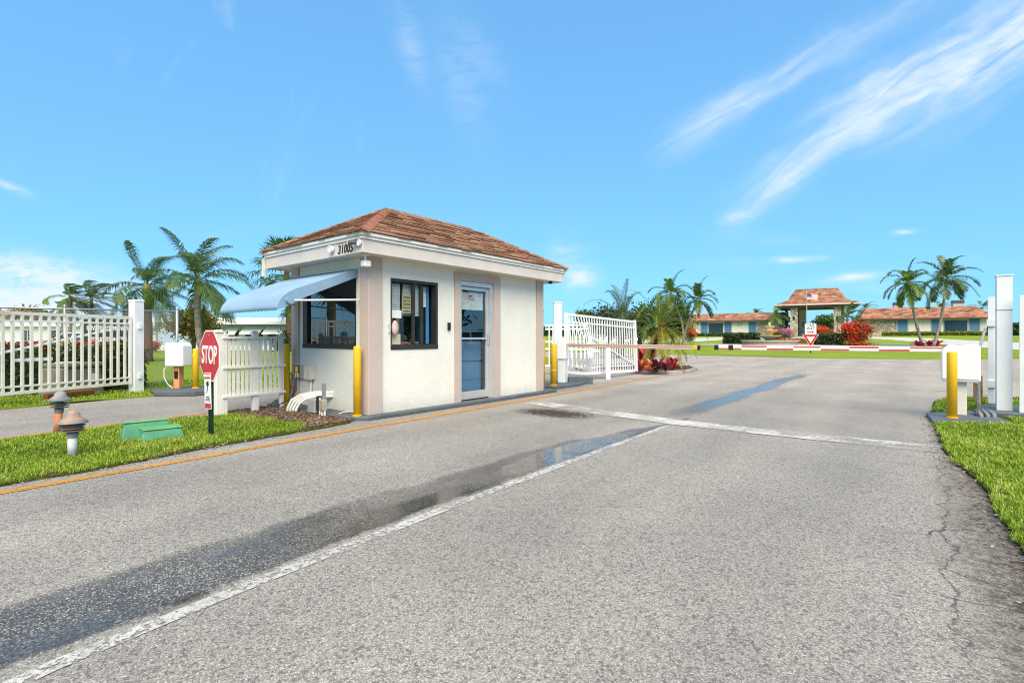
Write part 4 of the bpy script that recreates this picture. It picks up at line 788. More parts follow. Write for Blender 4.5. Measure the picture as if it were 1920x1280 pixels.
pagoda((-6.75, 1.19, .02), 'grey and rust pagoda garden lamp on a pale post, nearer of the pair', 'pole_grey', 'lamp_grey', .23, 0)
pagoda((-8.56, 1.36, .02), 'blue-grey pagoda garden lamp on a terracotta post, farther of the pair', 'clay', 'lamp_blue', .29, R_(-4))
# green utility pedestal
gp = thing('utility_pedestal', 'faded green stepped utility box low in the island grass', 'utility box', (-7.25, 2.02, .02), R_(-62 + 90 + 55))
def frustum(x0, x1, y0, y1, z0, z1, t): return MB().add([(x0 - t, y0 - t, z0), (x1 + t, y0 - t, z0), (x1 + t, y1 + t, z0), (x0 - t, y1 + t, z0), (x0, y0, z1), (x1, y0, z1), (x1, y1, z1), (x0, y1, z1)], [[3, 2, 1, 0], [4, 5, 6, 7], [0, 1, 5, 4], [1, 2, 6, 5], [2, 3, 7, 6], [3, 0, 4, 7]])
gp.scale = (.86, .9, .95)
frustum(-.31, .20, .02, .10, 0, .21, .05).build('back_housing', 'box_green', gp, world=False, bevel=.015); frustum(-.14, .30, -.27, -.02, 0, .135, .035).build('front_housing', 'box_green', gp, world=False, bevel=.015)
MB().box(-.15, .31, -.28, -.004, .136, .156).build('lid', 'box_lid_green', gp, world=False, bevel=.01); MB().box(-.322, .212, .012, .112, .211, .23).build('lid', 'box_lid_green', gp, world=False, bevel=.008)

# ------------------------------------------------------------------ white picket panel
pf = thing('picket_panel', 'white slatted double gate panel standing beside the booth', 'fence', (-8.50, 3.27, 0), R_(90 + 4))
LEN = 1.02
def post(x, w, z0, z1, cap=True, y=0):
    MB().box(x - w / 2, x + w / 2, y - w / 2, y + w / 2, z0, z1).build('post', 'white_wood', pf, world=False, bevel=.004)
    if cap: MB().box(x - w / 2 - .015, x + w / 2 + .015, y - w / 2 - .015, y + w / 2 + .015, z1 + .001, z1 + .025).build('post_cap', 'white_wood', pf, world=False, bevel=.008); MB().box(x - w / 2 + .01, x + w / 2 - .01, y - w / 2 + .01, y + w / 2 - .01, z1 + .026, z1 + .045).build('post_cap', 'white_wood', pf, world=False, bevel=.008)
post(-.03, .115, 0, 1.31); post(.055, .05, .0, 1.27, False, -.03); post(.54, .09, 0, 1.30); post(1.0, .06, 0, 1.27)
for z in (1.235, .765, .31): MB().box(.0, 1.04, -.075, -.047, z - .02, z + .02).build('rail', 'white_wood', pf, world=False, bevel=.003)
pk = MB().box(-.0225, .0225, -.044, -.028, .29, 1.22).mesh('picket', 'white_wood')
for a, b, n in ((.11, .46, 6), (.62, .95, 5)):
    for k in range(n): inst('picket', pk, pf, (a + (b - a) * k / (n - 1), 0, random.uniform(-.004, .004)))

# ------------------------------------------------------------------ left gate, post, fence, hedge
def gate(name, label, A, B, rails, bars, barw, mat, extra=None, z0=.23, z1=1.68):
    A, B = Vector(A), Vector(B); L = (B - A).length; g = thing(name, label, 'gate', A, math.atan2((B - A).y, (B - A).x))
    for z, hh in rails: MB().box(0, L, -.02, .02, z - hh / 2, z + hh / 2).build('rail', mat, g, world=False, bevel=.003)
    bm_ = MB().box(-barw / 2, barw / 2, -.0195, .0195, z0 + .03, z1 - .03).mesh('bar', mat)
    n = int(L / bars)
    for k in range(1, n): inst('bar', bm_, g, (k * bars, random.uniform(-.0005, .0005), random.uniform(-.004, .004)))
    return g, L
lg, L = gate('swing_gate', 'white barred swing gate standing open in front of the hedge at left', (-13.46, 3.36, 0), (-13.46 + .428 * 4.4, 3.36 - .904 * 4.4, 0), [(1.665, .06), (1.53, .04), (.36, .035), (.245, .06)], .145, .04, 'cream_metal')
MB().box(0, .05, -.028, .028, .20, 1.70).build('stile', 'white_metal', lg, world=False, bevel=.003); MB().bar((.05, -.035, 1.48), (4.3, -.035, .52), .028, .04).build('brace', 'white_metal', lg, world=False); MB().box(1.52, 2.15, -.045, -.022, .80, .86).build('latch_plate', 'white_metal', lg, world=False)
gp_ = thing('gate_post', 'tall square white post carrying the open left gate', 'post', (-13.53, 3.47, 0), R_(20)); MB().box(-.1, .1, -.1, .1, 0, 2.02).build('shaft', 'white_metal', gp_, world=False, bevel=.006); MB().box(-.11, .11, -.11, .11, 2.021, 2.06).build('cap', 'white_plastic', gp_, world=False, bevel=.012)
for z in (.32, 1.42): MB().box(.101, .14, -.04, .03, z, z + .12).build('hinge', 'white_metal', gp_, world=False, bevel=.005)
MB().box(-.05, .0, -.108, -.101, .34, .44).build('lock_plate', 'galv', gp_, world=False)
# chain link
FA, FB = Vector((-14.45, 4.55, 0)), Vector((-16.5, -.6, 0))
cl = thing('chain_link_fence', 'galvanised chain link fence behind the hedge and the left gate', 'fence', FA); fd = (FB - FA).normalized(); FLN = (FB - FA).length
def flp(s, z, o=0): return FA + fd * s + Vector((-fd.y, fd.x, 0)) * o + Vector((0, 0, z))
for k, s_ in enumerate((0, 2.15, 4.3, 5.5)): q = MB().tube([flp(s_, 0), flp(s_, 1.93)], .032, 10); q.build('fence_post', 'galv', cl, smooth=True); q = MB(); q.lathe([(.036, 1.93), (.036, 1.95), (.02, 1.975), (0, 1.98)], 10, flp(s_, 0)); q.build('post_cap', 'galv', cl)
MB().tube([flp(0, 1.88), flp(FLN, 1.90)], .02, 8).build('top_rail', 'galv', cl, smooth=True)
q = MB(); sp_ = .075; z0, z1 = .03, 1.86; hgt = z1 - z0; s_ = -hgt
while s_ < FLN:
    for sg in (1, -1):
        a = s_ if sg > 0 else s_ + hgt; b = s_ + hgt if sg > 0 else s_
        za, zb = z0, z1
        p0, p1 = (a, z0), (b, z1)
        lo_, hi2 = max(0, min(a, b)), min(FLN, max(a, b))
        if hi2 - lo_ < .02: continue
        f = lambda s: z0 + (s - a) / (b - a) * hgt
        q.bar(flp(lo_, f(lo_), .002 * sg), flp(hi2, f(hi2), .002 * sg), .0055)
    s_ += sp_
q.build('wire_mesh', 'galv', cl)['kind'] = 'stuff'
# private sign
pa, pb = online(156, 600, FA + Vector((.15, -.06, 0)), FB + Vector((.15, -.06, 0))), online(247, 600, FA + Vector((.15, -.06, 0)), FB + Vector((.15, -.06, 0)))
sr = (pb - pa); sr.z = 0; sw_ = sr.length; sr.normalize()
ps = thing('community_sign', 'dark board lettered PRIVATE COMMUNITY RESTRICTED ACCESS behind the hedge', 'sign', (pa.x, pa.y, 0), math.atan2(sr.y, sr.x)); MB().box(0, sw_, -.01, .01, .95, 1.66).build('board', 'sign_dark', ps, world=False)
for x in (.08, sw_ - .08): MB().box(x - .03, x + .03, .011, .06, 0, 1.5).build('leg', 'white_wood', ps, world=False)
ftext(ps, 'PRIVATE COMMUNITY', .15, 'sign_white', (sw_ / 2, -.0125, 1.44), sw_ / 1.75, .003); ftext(ps, 'RESTRICTED ACCESS', .15, 'sign_white', (sw_ / 2, -.0125, 1.18), sw_ / 1.75, .003)
# hedge, shrub, transformer, rusty beam
def hedge(name, label, A, B, depth, h, mat, n, size, top=None, group=None, z=0.0, cat='hedge'):
    A, B = Vector(A), Vector(B); L = (B - A).length; d = (B - A).normalized(); nn_ = Vector((-d.y, d.x, 0)); t = thing(name, label, cat, A, 0, group)
    q = MB(); q.box(.08, L - .08, -depth / 2 + .1, depth / 2 - .1, 0, h - .12); m = Matrix.Translation(A) @ Matrix.Rotation(math.atan2(d.y, d.x), 4, 'Z'); q.v = [m @ v for v in q.v]; q.build('filler_core', 'hedge_core', t)  # solid dark box added inside the leaves to block the view through
    u = rng.uniform(0, L, n); f = rng.integers(0, 4, n); w = rng.uniform(-.5, .5, n) * depth; zz = rng.uniform(.02, 1, n) * h
    lump = .06 * np.sin(u * 5.1) + .05 * np.sin(zz * 9 + u * 3)
    zz = np.where(f == 0, h * (1 + rng.normal(0, .035, n)) + lump * .6, zz); w = np.where(f == 1, -depth / 2 + rng.normal(0, .05, n) + lump, w); w = np.where(f == 2, depth / 2 + rng.normal(0, .05, n), w); e = rng.integers(0, 2, n); u = np.where((f == 3) & (rng.uniform(size=n) < .4), e * L + rng.normal(0, .04, n), u)
    P = np.stack([A.x + d.x * u + nn_.x * w, A.y + d.y * u + nn_.y * w, A.z + zz], 1); V, T = leaves_np(P, size)
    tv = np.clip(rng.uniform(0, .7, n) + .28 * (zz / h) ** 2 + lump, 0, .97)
    o = trimesh('foliage', V, T, mat, t, np.repeat(tv, 2)); o['kind'] = 'stuff'
    if top:
        k = top[1]; u = rng.uniform(0, L, k); P = np.stack([A.x + d.x * u + nn_.x * rng.uniform(-.5, .5, k) * depth, A.y + d.y * u + nn_.y * rng.uniform(-.5, .5, k) * depth, A.z + h + rng.uniform(-.08, .1, k)], 1); V, T = leaves_np(P, size * 1.1); o = trimesh('red_tips', V, T, top[0], t, np.repeat(rng.uniform(0, 1, k), 2)); o['kind'] = 'stuff'
    return t
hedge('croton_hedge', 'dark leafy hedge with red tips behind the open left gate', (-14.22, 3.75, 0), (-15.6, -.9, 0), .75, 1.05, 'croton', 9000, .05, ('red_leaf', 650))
def bush(name, label, c, rad, n, size, mat, extra=None, cat='shrub', group=None, clumps=16, trunk=None):
    c = Vector(c); t = thing(name, label, cat, c, 0, group)
    q = MB()
    for k in range(5): a = random.uniform(0, 6.28); q.tube([c, c + Vector((math.cos(a) * rad[0] * .4, math.sin(a) * rad[1] * .4, rad[2] * .9)), c + Vector((math.cos(a) * rad[0] * .7, math.sin(a) * rad[1] * .7, rad[2] * 1.5))], [.03 * rad[2] + .01, .02 * rad[2] + .006, .006], 5)
    q.build('stems', 'trunk_brown', t)
    foliage('foliage', t, (c.x, c.y, c.z + rad[2] * 1.0), rad, n, size, mat, clumps)
    for em, en, es, dz in (extra or []): foliage('blossoms', t, (c.x, c.y, c.z + rad[2] * (1 + dz)), (rad[0] * 1.08, rad[1] * 1.08, rad[2]), en, es, em, clumps)
    return t
bush('variegated_shrub', 'low yellow-green variegated shrub behind the bars of the open gate', onz(22, 742) + Vector((-.4, .1, 0)), (.62, .6, .36), 1900, .055, 'bush_yellow')
tr = thing('transformer_box', 'olive green transformer cabinet standing behind the open left gate', 'utility box', onz(132, 742) + Vector((-.12, .05, 0)), R_(115)); frustum(-.40, .40, -.28, .28, 0, .60, .05).build('cabinet', 'transformer', tr, world=False, bevel=.04); MB().box(-.36, .44, -.31, .31, .602, .70).build('lid', 'transformer', tr, world=False, bevel=.03); MB().box(.1, .24, -.332, -.315, .28, .46).build('notice', 'paper', tr, world=False); MB().box(-.3, .05, -.15, .05, .702, .72).build('loose_board', 'white_wood', tr, world=False)
rb = onz(130, 748); rbt = tag(MB().box(-.45, .45, -.06, .06, .0, .13).build('rusty_beam', 'rust', None, bevel=.01), 'rusty steel beam lying in the grass under the left gate', 'beam'); rbt.location = rb + Vector((.02, 0, .025)); rbt.rotation_euler = (0, 0, R_(-62 + 180))
# gate operator on the left
pad = tag(MB().prism([(-12.45, 3.50), (-11.85, 4.05), (-11.95, 4.75), (-13.2, 4.6), (-13.1, 3.6)], 0, .11).build('concrete_pad', 'slate_paint', bevel=.02), 'dark painted concrete pad under the white gate operator at left', 'slab')
def operator(name, label, p, w, h, dpt, z0, rz, pmat, bodyprof=None, pw=.1):
    t = thing(name, label, 'gate operator', p, rz); MB().box(-pw / 2, pw / 2, -pw * .6, pw * .6, 0, z0 + .02).build('pedestal', pmat, t, world=False, bevel=.006)
    pr_ = bodyprof or [(-.5, 0), (.5, 0), (.5, .86), (.42, .96), (.25, 1.0), (-.42, 1.0), (-.5, .93)]
    q = MB(); q.prism([(x * w, z * h) for x, z in pr_], -dpt / 2, dpt / 2); q.v = [Vector((v.x, v.z, z0 + v.y)) for v in q.v]; q.build('cover', 'white_plastic', t, world=False, bevel=.03, smooth=False); return t
op = operator('gate_operator', 'white box gate operator on a rusty post behind the stop sign', (-12.83, 4.07, .11), .40, .52, .34, .49, R_(-39 + 78), 'rust_paint', pw=.13); MB().box(-.04, .04, -.10, -.079, .22, .38).build('motor_plate', 'black', op, world=False, bevel=.01); MB().tube([(-.18, -.1, .5), (-.23, -.14, .42), (-.22, -.15, .25), (-.15, -.14, .1), (-.05, -.12, .01)], .009, 6).build('cable', 'pvc', op, world=False)

# ------------------------------------------------------------------ barrier arms
def arm(parent, A, B, dia, base, stripes, n, tips):
    A, B = Vector(A), Vector(B); L = (B - A).length; d = B - A; m = Matrix.Translation(A) @ Euler((0, -math.atan2(d.z, math.hypot(d.x, d.y)), math.atan2(d.y, d.x))).to_matrix().to_4x4()
    def put(q, nm, mat, par, bev=0): q.v = [m @ v for v in q.v]; return q.build(nm, mat, par, bevel=bev)
    g = put(MB().box(0, L, -dia * .35, dia * .35, -dia / 2, dia / 2), 'arm', base, parent, .006)
    for k in range(n):
        a, b = L * k / n, L * (k + 1) / n; hz = (dia * .06, dia * .42) if (k % 2 == 0 or stripes == 'arm_orange') else (-dia * .46, -dia * .1)
        for sd_ in (-1, 1):
            put(MB().box(a + .002, b - .002, sd_ * dia * .352 - .0015, sd_ * dia * .352 + .0015, *hz), 'stripe', stripes, g)
            if stripes == 'arm_orange': put(MB().box(a + .002, b - .002, sd_ * dia * .352 - .0015, sd_ * dia * .352 + .0015, -dia * .32, -dia * .1), 'stripe', stripes, g)
    for x0, x1, mt in tips: put(MB().box(L + x0, L + x1, -dia * .40, dia * .40, -dia * .56, dia * .56), 'tip', mt, g, .012)
# right barrier machine
rm = operator('boom_barrier', 'white moulded barrier machine at right with red and white striped arm', (.465, 10.45, .05), .45, .57, .36, .51, 0, 'cream_metal', [(-.5, .04), (-.44, 0), (.44, 0), (.5, .04), (.5, .95), (.44, 1.0), (.2, 1.0), (.05, .965), (-.05, .965), (-.22, 1.0), (-.29, 1.0), (-.45, .88), (-.5, .80)], pw=.15)
MB().box(-.21, .21, -.187, -.181, .545, .56).build('cover_lip', 'trim_grey', rm, world=False); MB().tube([(.10, -.06, 0), (.11, -.1, .2), (.10, -.1, .50)], .02, 8).build('conduit', 'galv', rm, world=False)
rm.children[0].location.x = .10
arm(rm, (.25, 10.6, 1.05), (-2.98, 9.80, 1.05), .085, 'arm_white', 'arm_red', 8, [(-.03, .05, 'black'), (-.28, -.19, 'black')])
pad2 = tag(MB().prism([(.12, 9.42), (.98, 9.95), (.86, 10.6), (.9, 11.0), (.45, 11.0), (.06, 10.3)], 0, .055).build('concrete_pad', 'slate_paint', bevel=.012), 'dark painted concrete pad under the right barrier machine', 'slab')
pad3 = tag(MB().prism([(.74, 10.82), (1.6, 10.9), (1.75, 11.6), (.95, 12.2), (.78, 11.8)], 0, .075).build('concrete_pad', 'slate_paint', bevel=.012), 'dark painted concrete pad under the tall white post at right', 'slab')
for k in range(3): o = tag(MB().tube([(.70 + k * .075, 10.24 + k * .05, .0), (.69 + k * .075, 10.28 + k * .05, .09), (.67 + k * .07, 10.42 + k * .05, .11), (.65 + k * .06, 10.62 + k * .05, .10)], .028, 8).build('conduit_elbow', 'lamp_blue', None, smooth=True), ('leftmost', 'middle', 'rightmost')[k] + ' of three dark conduits bending out of the ground by the right barrier machine', 'pipe', 'conduit elbows by the barrier machine')
tp = thing('gate_post', 'tallest square white post at the right of the picture', 'post', (1.03, 11.30, .07), 0); MB().box(-.092, .092, -.09, .09, 0, 2.15).build('shaft', 'white_metal', tp, world=False, bevel=.004); MB().box(-.101, .101, -.1, .1, 2.151, 2.17).build('cap', 'white_metal', tp, world=False); MB().box(-.095, .095, -.094, .094, 1.60, 1.612).build('strap', 'galv', tp, world=False)
gl = thing('gate_leaf', 'folded white gate leaf with diagonal rods behind the tall right post', 'gate', (.965, 12.3, .05), R_(82))
MB().box(-.04, .04, -.045, .045, .02, 1.90).build('stile', 'white_metal', gl, world=False, bevel=.004); MB().box(.9, .96, -.03, .03, .1, 1.7).build('stile', 'white_metal', gl, world=False); 
for z in (.3, 1.38): MB().box(-.075, .075, -.06, .06, z, z + .13).build('hinge', 'white_metal', gl, world=False, bevel=.006); MB().box(.05, .9, -.02, .02, z, z + .05).build('rail', 'white_metal', gl, world=False)
MB().tube([(.0, .08, 1.35), (.05, .17, .95), (.08, .2, .62), (.08, .2, .36)], .022, 8).build('brace', 'white_metal', gl, world=False); MB().bar((0.5, .03, .35), (0.03, .03, 1.4), .03).build('brace', 'white_metal', gl, world=False)
wpst = tag(MB().box(-.06, .06, -.06, .06, 0, .52).build('wooden_post', 'wood', None, bevel=.006), 'short brown timber post behind the right barrier machine', 'post'); wpst.location = (.80, 12.5, .02)
rg = thing('swing_gate', 'white gate leaf cut off by the right edge of the picture', 'gate', (1.225, 11.1, .03), R_(-4))
MB().box(-.04, .04, -.04, .04, .0, 1.86).build('stile', 'white_metal', rg, world=False, bevel=.004)
for z in (1.78, 1.55, .42, .25): MB().box(.05, 3.0, -.02, .02, z - .025, z + .025).build('rail', 'white_metal', rg, world=False)
bm_ = MB().box(-.02, .02, -.019, .019, .28, 1.76).mesh('bar', 'white_metal')
for k in range(1, 20): inst('bar', bm_, rg, (.05 + k * .145, 0, 0))
# ------------------------------------------------------------------ far gate behind the booth
fp = thing('gate_post', 'tall square white post carrying the bent gate behind the booth', 'post', atd(1046, 717, 13.7) * 1, R_(39)); fp.location.z = 0
MB().box(-.105, .105, -.105, .105, 0, 2.16).build('shaft', 'white_metal', fp, world=False, bevel=.005); MB().box(-.115, .115, -.115, .115, 2.161, 2.19).build('cap', 'white_metal', fp, world=False)
G0 = Vector((fp.location.x + .17, fp.location.y + .15, 0)); G1 = atd(1190, 631, 16.5); G1.z = 0
bg_ = thing('swing_gate', 'bent white barred gate sagging behind the copper striped arm', 'gate', G0, math.atan2((G1 - G0).y, (G1 - G0).x)); GL = (G1 - G0).length
ztop = lambda u: 1.86 - .13 * u / GL; zbot = lambda u: .22 - .08 * u / GL + (.07 * max(0, 1 - u / .9))
def poly_rail(zf, w, h, name='rail', k=12, yo=0):
    for i in range(1):
        pts = [(GL * j / k, yo, zf(GL * j / k)) for j in range(k + 1)]; q = MB()
        for a, b in zip(pts[:-1], pts[1:]): q.bar(a, b, w, h)
        q.build(name, 'white_metal', bg_, world=False)
poly_rail(lambda u: ztop(u), .045, .06); poly_rail(lambda u: ztop(u) - .2, .04, .04); poly_rail(lambda u: zbot(u), .045, .07); poly_rail(lambda u: zbot(u) + .18 - .05 * math.exp(-((u - .9) / .4) ** 2), .035, .035)
nb = 25
for k in range(nb + 1):
    u = .05 + (GL - .1) * k / nb; bend = .5 * math.exp(-((u - .55) / .55) ** 2); tl = -.05 + .12 * k / nb
    pts = [(u - tl, 0, ztop(u)), (u + .25 * bend, -.3 * bend, 1.2), (u + .15 * bend, -.5 * bend, .65), (u + .6 * bend + tl, 0, zbot(u))]; q = MB()
    for a, b in zip(pts[:-1], pts[1:]): q.bar(a, b, .027, .027, (0, 1, 0))
    q.build('bar', 'white_metal', bg_, world=False)
MB().bar((GL, 0, ztop(GL) + .06), (GL + .12, 0, zbot(GL) - .02), .07, .07, (0, 1, 0)).build('stile', 'white_metal', bg_, world=False); MB().bar((0, 0, 1.9), (0, 0, .22), .07, .07, (0, 1, 0)).build('stile', 'white_metal', bg_, world=False)
MB().bar((.5, -.035, 1.45), (GL - .1, -.035, .35), .03).build('brace', 'white_metal', bg_, world=False); MB().box(1.0, 1.55, -.045, -.022, .80, .87).build('latch_plate', 'white_metal', bg_, world=False)
sp2 = tag(MB().box(-.06, .06, -.06, .06, 0, .95).build('stub_post', 'white_metal', None, bevel=.005), 'short white stub post under the bent gate', 'post'); sp2.location = onz(1140, 711); sp2.rotation_euler = (0, 0, R_(39))
cb = tag(MB().box(-.33, .33, -.16, .16, 0, .19).build('concrete_block', 'slate_paint', None, bevel=.012), 'dark painted concrete block at the foot of the bent gate', 'block'); cb.location = onz(1086, 719); cb.rotation_euler = (0, 0, R_(48))
pad4 = tag(MB().prism([(-7.6, 9.95), (-6.75, 9.95), (-6.72, 11.0), (-6.95, 11.9), (-7.75, 11.9)], 0, .06).build('concrete_pad', 'slate_paint', bevel=.012), 'dark painted concrete pad behind the far corner of the booth', 'slab')
bm2 = thing('boom_barrier', 'slim white barrier machine behind the booth with a copper striped arm', 'gate operator', (-7.28, 11.1, .06), R_(15)); MB().box(-.09, .09, -.13, .13, .0, .60).build('pedestal', 'white_metal', bm2, world=False, bevel=.008); MB().box(-.12, .12, -.16, .16, .602, 1.17).build('cover', 'white_plastic', bm2, world=False, bevel=.025)
arm(bm2, (-7.2, 11.1, 1.03), (-3.45, 10.15, 1.03), .085, 'arm_white', 'arm_orange', 4, [(-.12, -.01, 'tip_yellow'), (-.008, .03, 'black')])
wf = thing('white_fence', 'white barred fence panel seen between the booth and tall post', 'fence', (-9.6, 13.6, 0), R_(20))
for z in (1.62, 1.5, .85, .3): MB().box(0, 1.4, -.02, .02, z - .03, z + .03).build('rail', 'white_metal', wf, world=False)
bm_ = MB().box(-.018, .018, -.019, .019, .28, 1.6).mesh('bar', 'white_metal')
for k in range(1, 11): inst('bar', bm_, wf, (k * .13, 0, 0))

# ------------------------------------------------------------------ palms
WIND = Vector((.7771, .6293, 0))
def frond(parent, base, az, el, length, droop, wind, nl, ll, lw, mat, hang=.5, twist=1.0, tb=0.0, vee=.3, nseg=14, fold=.0):
    d = Vector((math.cos(az) * math.cos(el), math.sin(az) * math.cos(el), math.sin(el))); p = Vector(base); pts = [p.copy()]; dirs = [d.copy()]; st_ = length / nseg
    for i in range(nseg):
        t = i / nseg; d = (d + Vector((0, 0, -1)) * droop * (.25 + 1.2 * t) / nseg * 2 + WIND * wind * (.3 + t) / nseg * 2).normalized(); p = p + d * st_; pts.append(p.copy()); dirs.append(d.copy())
    V = []; T = []; tv = []
    def quad(a, b, c, e, tn):
        o = len(V); V.extend([a, b, c, e]); T.extend([(o, o + 1, o + 2), (o, o + 2, o + 3)]); tv.extend([tn, tn])
    for i in range(nseg):   # rachis as a three-sided strip
        w0, w1 = .022 * length / 2.2 * (1 - i / nseg) + .004, .022 * length / 2.2 * (1 - (i + 1) / nseg) + .004; sd_ = dirs[i].cross(Vector((0, 0, 1))); sd_ = sd_.normalized() if sd_.length > .05 else Vector((1, 0, 0)); u_ = sd_.cross(dirs[i]).normalized()
        quad(pts[i] - sd_ * w0, pts[i] - u_ * w0, pts[i + 1] - u_ * w1, pts[i + 1] - sd_ * w1, .8 + tb * .2); quad(pts[i] - u_ * w0, pts[i] + sd_ * w0, pts[i + 1] + sd_ * w1, pts[i + 1] - u_ * w1, .8 + tb * .2); quad(pts[i] + sd_ * w0, pts[i] - sd_ * w0, pts[i + 1] - sd_ * w1, pts[i + 1] + sd_ * w1, .9)
    for k in range(nl):
        t = .14 + .86 * (k + random.random() * .6) / nl; x = t * nseg; i = min(int(x), nseg - 1); f = x - i; c = pts[i].lerp(pts[i + 1], min(f, 1)); dd = dirs[i]; sd_ = dd.cross(Vector((0, 0, 1))); sd_ = sd_.normalized() if sd_.length > .05 else Vector((1, 0, 0)); u_ = sd_.cross(dd).normalized()
        L_ = ll * math.sin(math.pi * min(1, .16 + .80 * t)) ** .7 * random.uniform(.8, 1.1)
        for s_ in (-1, 1):
            ld = (sd_ * s_ + dd * (.45 + .8 * t) + u_ * (vee * random.uniform(.3, 1.3)) + Vector((random.gauss(0, .1), random.gauss(0, .1), random.gauss(0, .1)))).normalized()
            mid = c + ld * L_ * .5 + Vector((0, 0, -hang * L_ * .12)) + WIND * wind * L_ * .12; tip = c + ld * L_ * .92 + Vector((0, 0, -hang * L_ * .55)) + WIND * wind * L_ * .5
            wv = ld.cross(u_ if s_ > 0 else -u_); wv = (wv if wv.length > .1 else dd).normalized() * lw * .5
            tn = min(1, max(0, random.uniform(.1, .75) + tb)); o = len(V); V.extend([c - wv * .6, c + wv * .6, mid + wv, mid - wv, tip]); T.extend([(o, o + 1, o + 2), (o, o + 2, o + 3), (o + 3, o + 2, o + 4)]); tv.extend([tn] * 3)
    return trimesh('frond', [tuple(v) for v in V], T, mat, parent, tv)
def fan_leaf(parent, base, az, el, pet, r, mat, droop=.5, nl=26, tb=0):
    d = Vector((math.cos(az) * math.cos(el), math.sin(az) * math.cos(el), math.sin(el))); c = Vector(base) + d * pet + Vector((0, 0, -.12 * pet)); V = []; T = []; tv = []
    sd_ = d.cross(Vector((0, 0, 1))); sd_ = sd_.normalized() if sd_.length > .05 else Vector((1, 0, 0)); u_ = sd_.cross(d).normalized(); b = Vector(base)
    V += [b - sd_ * .02, b + sd_ * .02, c + sd_ * .015, c - sd_ * .015]; T += [(0, 1, 2), (0, 2, 3)]; tv += [.8, .8]
    for k in range(nl):
        a = R_(-125 + 250 * (k + random.random() * .5) / nl); ld = (d * math.cos(a) + sd_ * math.sin(a) + u_ * random.uniform(-.12, .22)).normalized(); L_ = r * random.uniform(.8, 1.08); mid = c + ld * L_ * .55; tip = c + ld * L_ + Vector((0, 0, -droop * L_ * random.uniform(.2, .6))) + WIND * .15 * L_; wv = ld.cross(u_).normalized() * r * .032
        o = len(V); V += [c - wv * .3, c + wv * .3, mid + wv, mid - wv, tip]; T += [(o, o + 1, o + 2), (o, o + 2, o + 3), (o + 3, o + 2, o + 4)]; tv += [min(1, max(0, random.uniform(.1, .8) + tb))] * 3
    return trimesh('frond', [tuple(v) for v in V], T, mat, parent, tv)
def palm(name, label, base, top, r0, r1, nf, length, mat='palm_leaf', els=(-25, 80), droop=.9, wind=.3, nl=34, ll=.5, lw=.035, hang=.8, shaft=0, tmat='trunk_grey', bend=(0, 0, 0), dead=0, group='palm trees', fan=False, gold=0, vee=.3, azs=None):
    base, top = Vector(base), Vector(top); t = thing(name, label, 'palm tree', base, 0, group); pts = []; rad = []; n = 12; bv = Vector(bend)
    for i in range(n + 1):
        f = i / n; pts.append(base.lerp(top, f) + bv * math.sin(math.pi * f) + Vector((random.gauss(0, .008), random.gauss(0, .008), 0))); rad.append((r0 + (r1 - r0) * f ** .6) * random.uniform(.95, 1.05) * (1.25 if i == 0 else 1))
    MB().tube(pts, rad, 10).build('trunk', tmat, t, smooth=True)
    H = (top - base).length; dirt = (pts[-1] - pts[-2]).normalized(); crown = top.copy()
    if shaft: MB().tube([top, top + dirt * shaft * .5, top + dirt * shaft], [r1 * 1.15, r1 * 1.25, r1 * .5], 10).build('crownshaft', 'crownshaft', t, smooth=True); crown = top + dirt * shaft * .85
    for k in range(nf):
        f = (k + .5) / nf; az = k * 2.39996 + random.uniform(-.25, .25); el = R_(els[1] + (els[0] - els[1]) * f + random.uniform(-8, 8)); gl_ = gold * max(0, f - .45) * 2
        if fan: fan_leaf(t, crown, az, el, length * random.uniform(.45, .65), length * .5, mat, droop, 26, gl_)
        else: frond(t, crown, az, el, length * random.uniform(.85, 1.1), droop * random.uniform(.8, 1.2), wind, nl, ll, lw, mat, hang, tb=gl_, vee=vee)
    for k in range(dead): frond(t, crown - dirt * shaft * .7, random.uniform(0, 6), R_(-55), length * .5, 1.6, .1, 16, ll * .5, lw, 'palm_leaf_gold', 1.5, tb=.5)
    return t
def P0(x, d): p = atd(x, 631, d); return Vector((p.x, p.y, terrain(p.x, p.y) if p.y > 37 else 0))
palm('queen_palm', 'tall queen palm with a slim grey trunk right behind the stop sign', P0(386, 22), atd(371, 545, 22), .16, .11, 18, 2.6, els=(-40, 80), droop=.95, wind=.28, nl=56, ll=.70, lw=.038, dead=1, hang=1.1, bend=(-.1, -.1, 0), shaft=.55)
palm('queen_palm', 'shaggy queen palm just right of the white left gate post', P0(277, 25), atd(277, 560, 25), .22, .18, 17, 2.5, els=(-42, 78), droop=.9, wind=.6, nl=54, ll=.68, lw=.04, dead=2, hang=1.0, shaft=.75, tmat='trunk_brown')
palm('coconut_palm', 'leftmost wind-blown palm above the open left gate', P0(133, 40), atd(131, 556, 40), .14, .11, 13, 2.2, 'palm_leaf_bright', (-50, 78), .9, 1.5, 44, .62, .045, .9, group='palm trees')
palm('coconut_palm', 'small wind-blown palm close beside the leftmost palm', P0(119, 43), atd(119, 575, 43), .22, .18, 12, 1.5, 'palm_leaf', (-60, 70), 1.0, 1.2, 30, .5, .07, .9)
palm('coconut_palm', 'wind-swept palm streaming to the right above the community sign', P0(171, 42), atd(171, 560, 42), .16, .12, 14, 2.8, 'palm_leaf', (-45, 84), .85, 1.6, 48, .7, .045, .9)
palm('cabbage_palm', 'tall cabbage palm whose fan leaves show behind the booth roof', P0(546, 42), atd(537, 500, 42), .34, .2, 34, 3.3, 'palm_leaf', (-65, 80), .6, .1, fan=True, tmat='trunk_brown')
